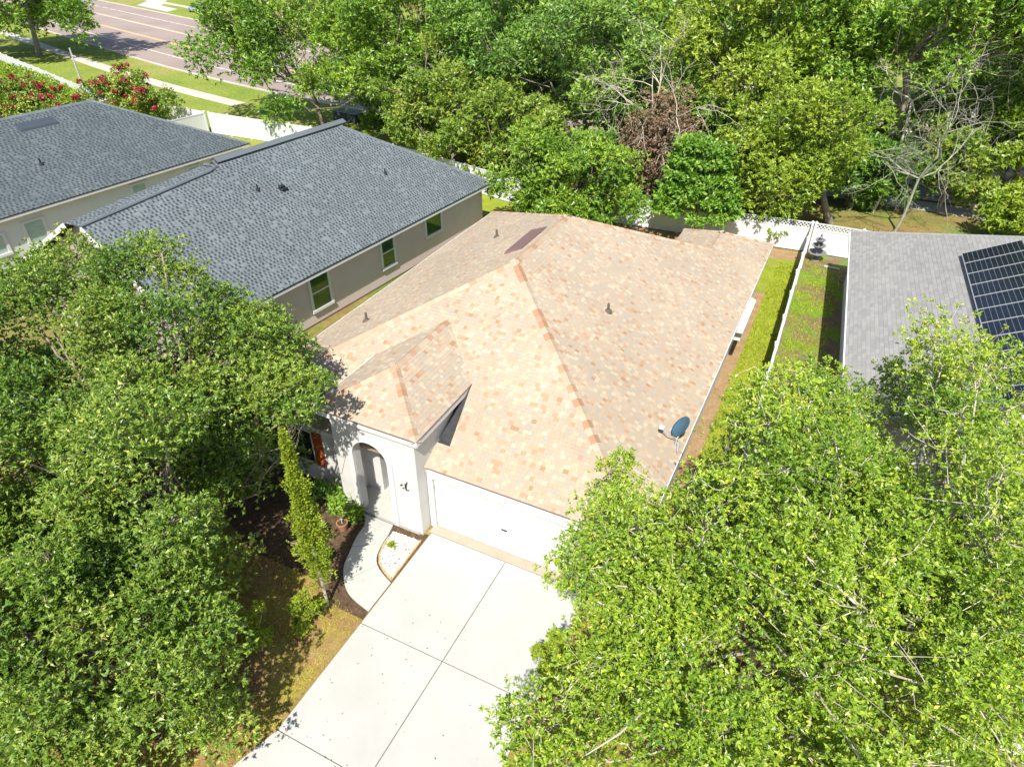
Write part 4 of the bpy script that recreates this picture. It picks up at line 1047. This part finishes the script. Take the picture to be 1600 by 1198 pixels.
bg_tree('elm_tree', 'yellow green fine leaved tree drooping over the lattice fence', (8.8,33.3), (5.5,29.9,4.9), (3.9,2.8,4.1), 60, 30000, L_Y, 417, rc=1.05, leaf=.19, zcut=-.9, fork=(7.6,32.2,4.2), more=[(4.2,27.7,2.5,.85),(5.4,27.8,2.3,.85),(6.5,28.0,2.2,.75),(3.5,27.9,3.0,.8),(5.0,28.2,3.4,.9),(7.0,28.6,3.2,.8)])
bg_tree('elm_tree', 'green tree with crown touching the yellow green fence tree', (5.5,39), (6.0,38.0,9.2), (4.6,3.8,3.8), 46, 20000, L_G1, 419)
bg_tree('oak_tree', 'tall leaning oak with a long dark trunk above the pale dead tree', (9.7,37.2), (13.0,38.5,12.0), (5.6,4.5,3.6), 52, 24000, L_G1, 421, fork=(10.6,37.5,8.5), tr=.28)
bg_tree('oak_tree', 'green oak at the road beyond the solar panel house', (19.5,43.0), (19.5,42.5,11.0), (5.0,4.6,4.0), 50, 22000, L_G1, 423)
bg_tree('shade_tree', 'bright yellow green tree beside the far concrete driveway', (25.0,47.0), (24.0,46.5,9.0), (4.4,4.2,4.4), 44, 20000, L_Y, 425)
bg_tree('street_tree', 'small dark street tree in the grass median beyond the dead tree', (17.2,52.2), (17.4,52.4,5.0), (3.2,3,2.2), 28, 12000, L_G2, 427, rc=1.1)
bg_tree('understory_shrub', 'small green understory shrub behind the pale dead trunk', (9.8,36.2), (10.0,36.0,2.8), (2.4,1.6,2.3), 22, 9000, L_G2, 429, rc=.85, cat='shrub', tr=.08)
bg_tree('understory_shrub', 'olive understory shrub right of the pale dead trunk', (15.0,38.2), (15.0,38.0,3.0), (1.9,1.6,2.4), 20, 8000, L_CRAPE, 431, rc=.8, cat='shrub', tr=.08)
bg_tree('understory_shrub', 'bright green shrub rising behind the grey roof edge', (18.9,34.9), (18.9,34.8,1.6), (1.6,1.4,1.3), 16, 7000, L_Y, 433, rc=.7, cat='shrub', tr=.07)
bg_tree('oak_tree', 'leafy street oak shading the road beside the long white fence', (-92.9,49.0), (-96,48.5,9.8), (11.5,9.5,7.8), 110, 42000, L_G1, 435, leaf=.42, rc=1.9, tr=.34, fork=(-92.4,49,5.6))
for i, (x, y, h, rr, lm, lb) in enumerate([
    (-21,37.5,5.5,3.2,L_G2,'dark understory tree in the shade beside the sidewalk'),
    (-4.2,35.6,6.5,3.0,L_G2,'dark green understory tree behind the dead brown tree'),
    (2.6,34.0,4.6,2.4,L_G1,'leafy understory tree between fig tree and yellow fence tree'),
    (11.6,37.6,5.2,2.6,L_G2,'dense dark understory tree beside the leaning oak trunk'),
    (7.8,38.6,6.4,2.6,L_G1,'mid green understory tree behind the yellow fence tree'),
    (-30,40.2,4.6,2.6,L_G1,'small leafy tree beside the dark utility cabinet'),
    (14.6,43.5,9.0,3.0,L_G1,'slender green tree at the road edge behind the pale dead tree'),
    (18.2,39.8,7.2,2.8,L_Y,'yellow green understory tree beside the sidewalk behind the grey roof'),
    (.2,36.6,6.4,2.6,L_G2,'dark understory tree between dead brown tree and pale oak')]):
    bg_tree('understory_tree', lb, (x,y), (x,y,h*.56), (rr,rr*.85,h*.46), 26, 12000, lm, 641+3*i, rc=1.0, tr=.10)
# far trees beyond the road
far_spots = [(-76,92,8.5,'dark'),(-62,86,8,'mid'),(-50,92,9,'mid'),(-38,88,8.5,'dark'),(-27,84,8,'mid'),(-15,90,9,'dark'),(-4,82,7,'mid'),(10,92,8,'mid'),(24,86,8,'dark'),(38,80,8,'mid'),(30,64,6,'mid'),(4,68,6.5,'mid'),(12,70,6.5,'dark'),(-10,70,7,'mid'),(-24,72,7,'dark'),(-40,76,7,'mid')]
for i, (x, y, s_, kd) in enumerate(far_spots):
    bg_tree('distant_tree', 'leafy tree in the row of woods beyond the road', (x,y), (x,y,s_*.85), (s_*.8,s_*.7,s_*.62), 40, 7000, L_G2 if kd == 'dark' else L_G1, 441+2*i, leaf=.5, rc=1.8, group='trees beyond the road')

# fig-like tree with layered leaves before the lattice fence
r_ = np.random.default_rng(77); cl = []
for lay in range(6):
    zz_ = 2.0+lay*.72; rr_ = (2.9-lay*.28)
    for k in range(9): a = k*.7+lay; cl.append((1.6+rr_*math.cos(a)*.72, 26.4+rr_*math.sin(a)*.42, zz_+r_.uniform(-.2,.2), .62))
tree('fig_tree', 'vivid green layered fig tree shading the white lattice fence', (1.8,26.3), cl, 14000, .25, L_FIG, M['bark'], .10, 78, wfrac=.55, per=5, limbs=6, twigs=3, flat_=.35, twig_r=.014)
# dead brown shrub with bare pale limbs above it
cl = ell_clumps((-1.8,30.8,4.2), (2.7,1.8,3.2), 40, .8, 501, -.8)
tree('dead_tree', 'dead brown leaved tree between green shrub and yellow tree', (-1.7,30.9), cl, 11000, .18, L_DEAD, M['twig'], .14, 502, per=5, limbs=6, twigs=4, twig_r=.016, cat='dead tree')

def bare_tree(label, base, pts_first, targets, seed, bark, r0=.12, depth=4, name='bare_tree'):
    r = np.random.default_rng(seed); t_ = empty(name, (base[0],base[1],GZ-.02), 0, label, 'dead tree')
    b0 = np.array([base[0], base[1], GZ-.02]); mb = MB()
    fk = np.array(pts_first, float)-b0
    mb.tube(branch_pts((0,0,0), fk, r, .03, 5), [r0*1.2, r0, r0*.95, r0*.9, r0*.85, r0*.8], 8, False)
    def grow(a, d, L, rad, lev):
        pts = [a]; dd = d.copy()
        n = 5
        for i in range(n):
            dd = unit(dd+r.normal(size=3)*.24+np.array([0,0,-.02*lev])); pts.append(pts[-1]+dd*L/n)
        mb.tube(pts, [rad*(1-.13*i) for i in range(n+1)], 5 if lev < 2 else 4, False)
        if lev >= depth: return
        for i in range(4 if lev < 2 else 3):
            st = pts[int(r.integers(2, n+1))]
            grow(st, unit(dd*.75+r.normal(size=3)*.7), L*r.uniform(.5, .72), rad*.52, lev+1)
    for t in targets:
        t = np.array(t, float)-b0; v = t-fk; L = np.linalg.norm(v)
        grow(fk, v/L, L*.8, r0*.62, 0)
    mb.build('branches', bark, t_, smooth=True)
    return t_
bare_tree('pale leafless dead tree leaning over behind the grey roof', (12.6,33.6), (12.9,33.4,3.4), [(16.2,33.2,7.4),(15.0,32.2,8.2),(10.4,32.2,6.2),(9.2,32.6,4.2),(12.8,33.2,8.2)], 601, M['palebark'], .085, 4)
bare_tree('grey bare branches standing up out of the dead brown tree', (-2.6,31.5), (-2.4,31.3,4.2), [(-1.4,31.5,11.2),(-4.2,31,8.8),(-5.4,30.6,6.4),(.6,31,9.6),(-2.6,31.8,9.6)], 603, M['twig'], .10, 3)
bare_tree('long dead limbs broken out of the leaning oak', (11.2,36.5), (11.4,36.2,7.0), [(14.6,35.8,9.8),(9.4,35.4,8.6),(12.6,35.4,5.2),(16.4,36,9.2)], 605, M['twig'], .09, 3)

# crape myrtles with red blossom
def crape(label, c, rad, seed):
    cl = ell_clumps(c, rad, 44, .85, seed, -.6)
    t_ = tree('crape_myrtle', label, (c[0],c[1]), cl, 14000, .26, L_CRAPE, M['bark'], .09, seed+1, limbs=7, twigs=4, twig_r=.02, cat='shrub')
    r = np.random.default_rng(seed+5); b0 = np.array([c[0],c[1],GZ-.02]); fl = [(x-b0[0]+dx,y-b0[1]+dy,z-b0[2]+.4,.24) for x,y,z,_ in cl for dx,dy in r.normal(size=(4,2))*.5 if r.random() < .55]
    pos, P, D, tint = clump_leaves(fl, 4200, .2, .8, r, 6, .8, 1, .9, .6)
    link('blossom', leaves_mesh('blossom', P, D, .2, .8, r, tint), M['red_flower'], t_)
crape('broad crape myrtle with red blossom behind the grey hip roof', (-51.0,30.0,2.0), (6.0,1.7,2.2), 701)
crape('smaller red flowering crape myrtle beside the clipped hedge', (-63.5,27.6,1.3), (4.2,2.6,1.5), 711)
hd = []
for i in range(34):
    t = i/33; x = -92+(-61+92)*t; y = 40.6+(33.3-40.6)*t
    hd += [(x, y-.4, .6, .75), (x, y+.3, .9, .65), (x+.4, y-.9, .55, .6)]
hg = empty('hedge', (-76,36.6,GZ), 0, 'long clipped yellow green hedge along the white street fence', 'hedge')
rh = np.random.default_rng(721)
_, P_, D_, t__ = clump_leaves([(x+76,y-36.6,z,r_h) for x,y,z,r_h in hd], 18000, .26, .55, rh)
link('foliage', leaves_mesh('foliage', P_, D_, .26, .55, rh, t__), L_Y, hg)
mb = MB()
for i in range(17):
    t = i/16; mb.tube([(-92+31*t+76, 40.6-7.3*t-36.6, -.02), (-92+31*t+76.1, 40.6-7.3*t-36.6, .8)], [.05,.03], 5)
mb.build('stems', M['twig'], hg)

# ------------------------------------------------------------------ grass blades as stuff
def grass(name, label, poly, n, L, lm, seed, parent=None):
    r = np.random.default_rng(seed); xs_ = [p_[0] for p_ in poly]; ys_ = [p_[1] for p_ in poly]
    x = r.uniform(min(xs_), max(xs_), n*2); y = r.uniform(min(ys_), max(ys_), n*2)
    pn = (np.sin(x*2.3+np.sin(y*1.7)*1.5)+np.sin(y*2.9+x*.9)+np.sin(x*.8-y*1.1))/3
    keep = np.array([in_poly(a, b, poly) for a, b in zip(x, y)]) & (r.random(n*2) < .55+.45*pn)
    x, y = x[keep][:n], y[keep][:n]; n = len(x)
    P = np.repeat(np.stack([x, y, np.full(n, GZ)], 1), 4, 0); P[:, :2] += r.normal(size=(n*4, 2))*.03
    D = unit(np.stack([r.normal(size=n*4)*.6, r.normal(size=n*4)*.6, np.ones(n*4)], 1))
    o = link(name, leaves_mesh(name, P, D, L, .3, r, np.repeat(r.normal(.5,.25,n), 4)+r.normal(0,.1,n*4), tri=True), lm)
    return tag(o, label, 'grass', kind='stuff')
grass('grass', 'bright green grass on the narrow side lawn by the fence', [(6.8,-.8),(8.15,-.8),(7.85,25.8),(6.85,25.8)], 9000, .10, L_GRASS, 801)
grass('dry_grass', 'patchy dry yellow grass on the front yard beside the driveway', [(-8,-12),(-1.2,-12),(-.1,-7.6),(-.1,-3.9),(-4,-3.2),(-8,-3)], 9000, .075, L_DRY, 802)
grass('grass', 'bright grass strip between the slate-roofed and tan-roofed houses', [(-11.3,2),(-8.6,2),(-8.6,19),(-10.6,19)], 6000, .10, L_GRASS, 803)
grass('grass', 'patchy green grass in the yard of the fountain', [(8.4,9),(10.3,9),(10.2,26.5),(8.2,27.6)], 3500, .09, L_GRASS, 804)

# ------------------------------------------------------------------ yard and street objects
ft = empty('garden_fountain', (8.65,27.0,GZ), 0, 'dark grey three tiered stone fountain in the fence corner', 'fountain')
MB().lathe([(.0,0),(.26,0),(.26,.08),(.1,.12),(.09,.3),(.0,.3)], 20).build('pedestal', M['greystone'], ft)
for z_, rr_ in ((.3,.48),(.72,.34),(1.05,.24)):
    MB().lathe([(.06,z_-.02),(rr_*.6,z_+.02),(rr_,z_+.17),(rr_+.03,z_+.18),(rr_+.03,z_+.21),(rr_-.04,z_+.21),(rr_*.55,z_+.08),(0,z_+.06)], 24).build('basin', M['greystone'], ft)
MB().tube([(0,0,.3),(0,0,1.3)], .06, 10).build('column', M['greystone'], ft)
MB().lathe([(.06,1.28),(.10,1.36),(.04,1.46),(.07,1.52),(.0,1.62)], 14).build('finial', M['greystone'], ft)
MB().bar((9.2,26.3,.02),(10.0,26.25,.02),.14,.05).build('plank', M['concrete'])
tag(bpy.data.objects['plank'], 'pale flat plank lying on the grass near the fountain', 'plank')

pole = empty('utility_pole', (-64.3,35.0,GZ), 0, 'thin pale leaning pole standing behind the grey hip roof', 'pole')
MB().tube([(0,0,0),(-.05,0,2.4),(-.1,0,4.9)], [.10,.09,.07], 10).build('shaft', M['concrete'], pole)
MB().tube([(-.08,0,4.2),(.35,.1,4.1)], .05, 6).build('bracket', M['concrete'], pole)
bx_ = empty('utility_box', (-34.4,40.2,GZ), R(-8), 'dark blue grey utility cabinet behind the slate roof peak', 'utility box')
MB().box(-1.5,1.5,-.55,.55,0,.75).build('cabinet', M['darkgrey'], bx_, bevel=.04)
MB().box(-1.55,1.55,-.6,.6,.752,.82).build('lid', M['darkgrey'], bx_, bevel=.02)

# parked car
car = empty('parked_car', (-110.6,92.6,GZ), R(163), 'silver blue car parked on the grass across the road', 'car')
prof_b = [(-2.2,.35),(-2.25,.75),(-2.0,.98),(-1.2,1.02),(1.0,1.0),(1.9,.85),(2.2,.65),(2.2,.35)]
def extr(prof, w0, w1=None, inset=None):
    mb = MB(); n = len(prof); w1 = w1 or [w0]*n
    mb.add([(x,-w1[i],z) for i,(x,z) in enumerate(prof)]+[(x,w1[i],z) for i,(x,z) in enumerate(prof)], [tuple(range(n-1,-1,-1)), tuple(range(n,2*n))]+[(i,(i+1)%n,n+(i+1)%n,n+i) for i in range(n)]); return mb
extr(prof_b, .88, [.86,.88,.84,.84,.84,.82,.8,.84]).build('body', M['carpaint'], car, bevel=.04)
extr([(-1.9,1.0),(-1.5,1.45),(.2,1.47),(1.0,1.0)], .72, [.80,.62,.62,.80]).build('cabin', M['glassblue'], car)
extr([(-1.52,1.44),(-1.4,1.52),(.15,1.53),(.25,1.46)], .66, [.64,.6,.6,.64]).build('roof_panel', M['carpaint'], car)
for sx in (-1.35, 1.35):
    for sy in (-.84, .84):
        Mw = Matrix.Rotation(R(90), 4, 'X')
        w_ = MB().lathe([(0,-.1),(.26,-.11),(.33,-.09),(.33,.09),(.26,.11),(0,.1)], 18, (sx,sy,.33), Mw).build('wheel', M['tyre'], car)
        MB().lathe([(0,-.125),(.17,-.115),(.2,-.10),(.2,.10),(.17,.115),(0,.125)], 14, (sx,sy,.33), Mw).build('rim', M['grey'], w_)
for sy in (-.6, .6):
    MB().box(2.12,2.22,sy-.16,sy+.16,.66,.78).build('headlight', M['white'], car); MB().box(-2.27,-2.18,sy-.16,sy+.16,.74,.88).build('tail_light', M['rust'], car)

# distant houses glimpsed between the trees
def far_house(label, loc, rz, w, d, roofm):
    h = empty('distant_house', loc, rz, label, 'house')
    MB().box(-w/2,w/2,-d/2,d/2,-.1,2.8).build('wall', M['stucco'], h)
    MB().add([(-w/2-.4,-d/2-.4,2.75),(w/2+.4,-d/2-.4,2.75),(w/2+.4,d/2+.4,2.75),(-w/2-.4,d/2+.4,2.75),(-w/2+d/2,0,2.75+d*.25),(w/2-d/2,0,2.75+d*.25)], [(0,1,5,4),(1,2,5),(2,3,4,5),(3,0,4),(3,2,1,0)]).build('roof', M[roofm], h)
    for k in range(3):
        x = -w/2+w*(k+.7)/3.4; o = MB().box(x-.6,x+.6,-d/2-.04,-d/2+.02,.9,2.2).build('window', M['glassblue'], h)
        MB().box(x-.68,x+.68,-d/2-.06,-d/2,2.2,2.3).box(x-.68,x+.68,-d/2-.06,-d/2,.8,.9).build('frame', M['white'], o)
far_house('pink roofed house glimpsed between tree crowns across the road', (-1.5,108,0), R(-4), 18, 11, 'pinkroof')
far_house('pink roofed house partly hidden beyond the far concrete driveway', (30,98,0), R(4), 17, 11, 'pinkroof')
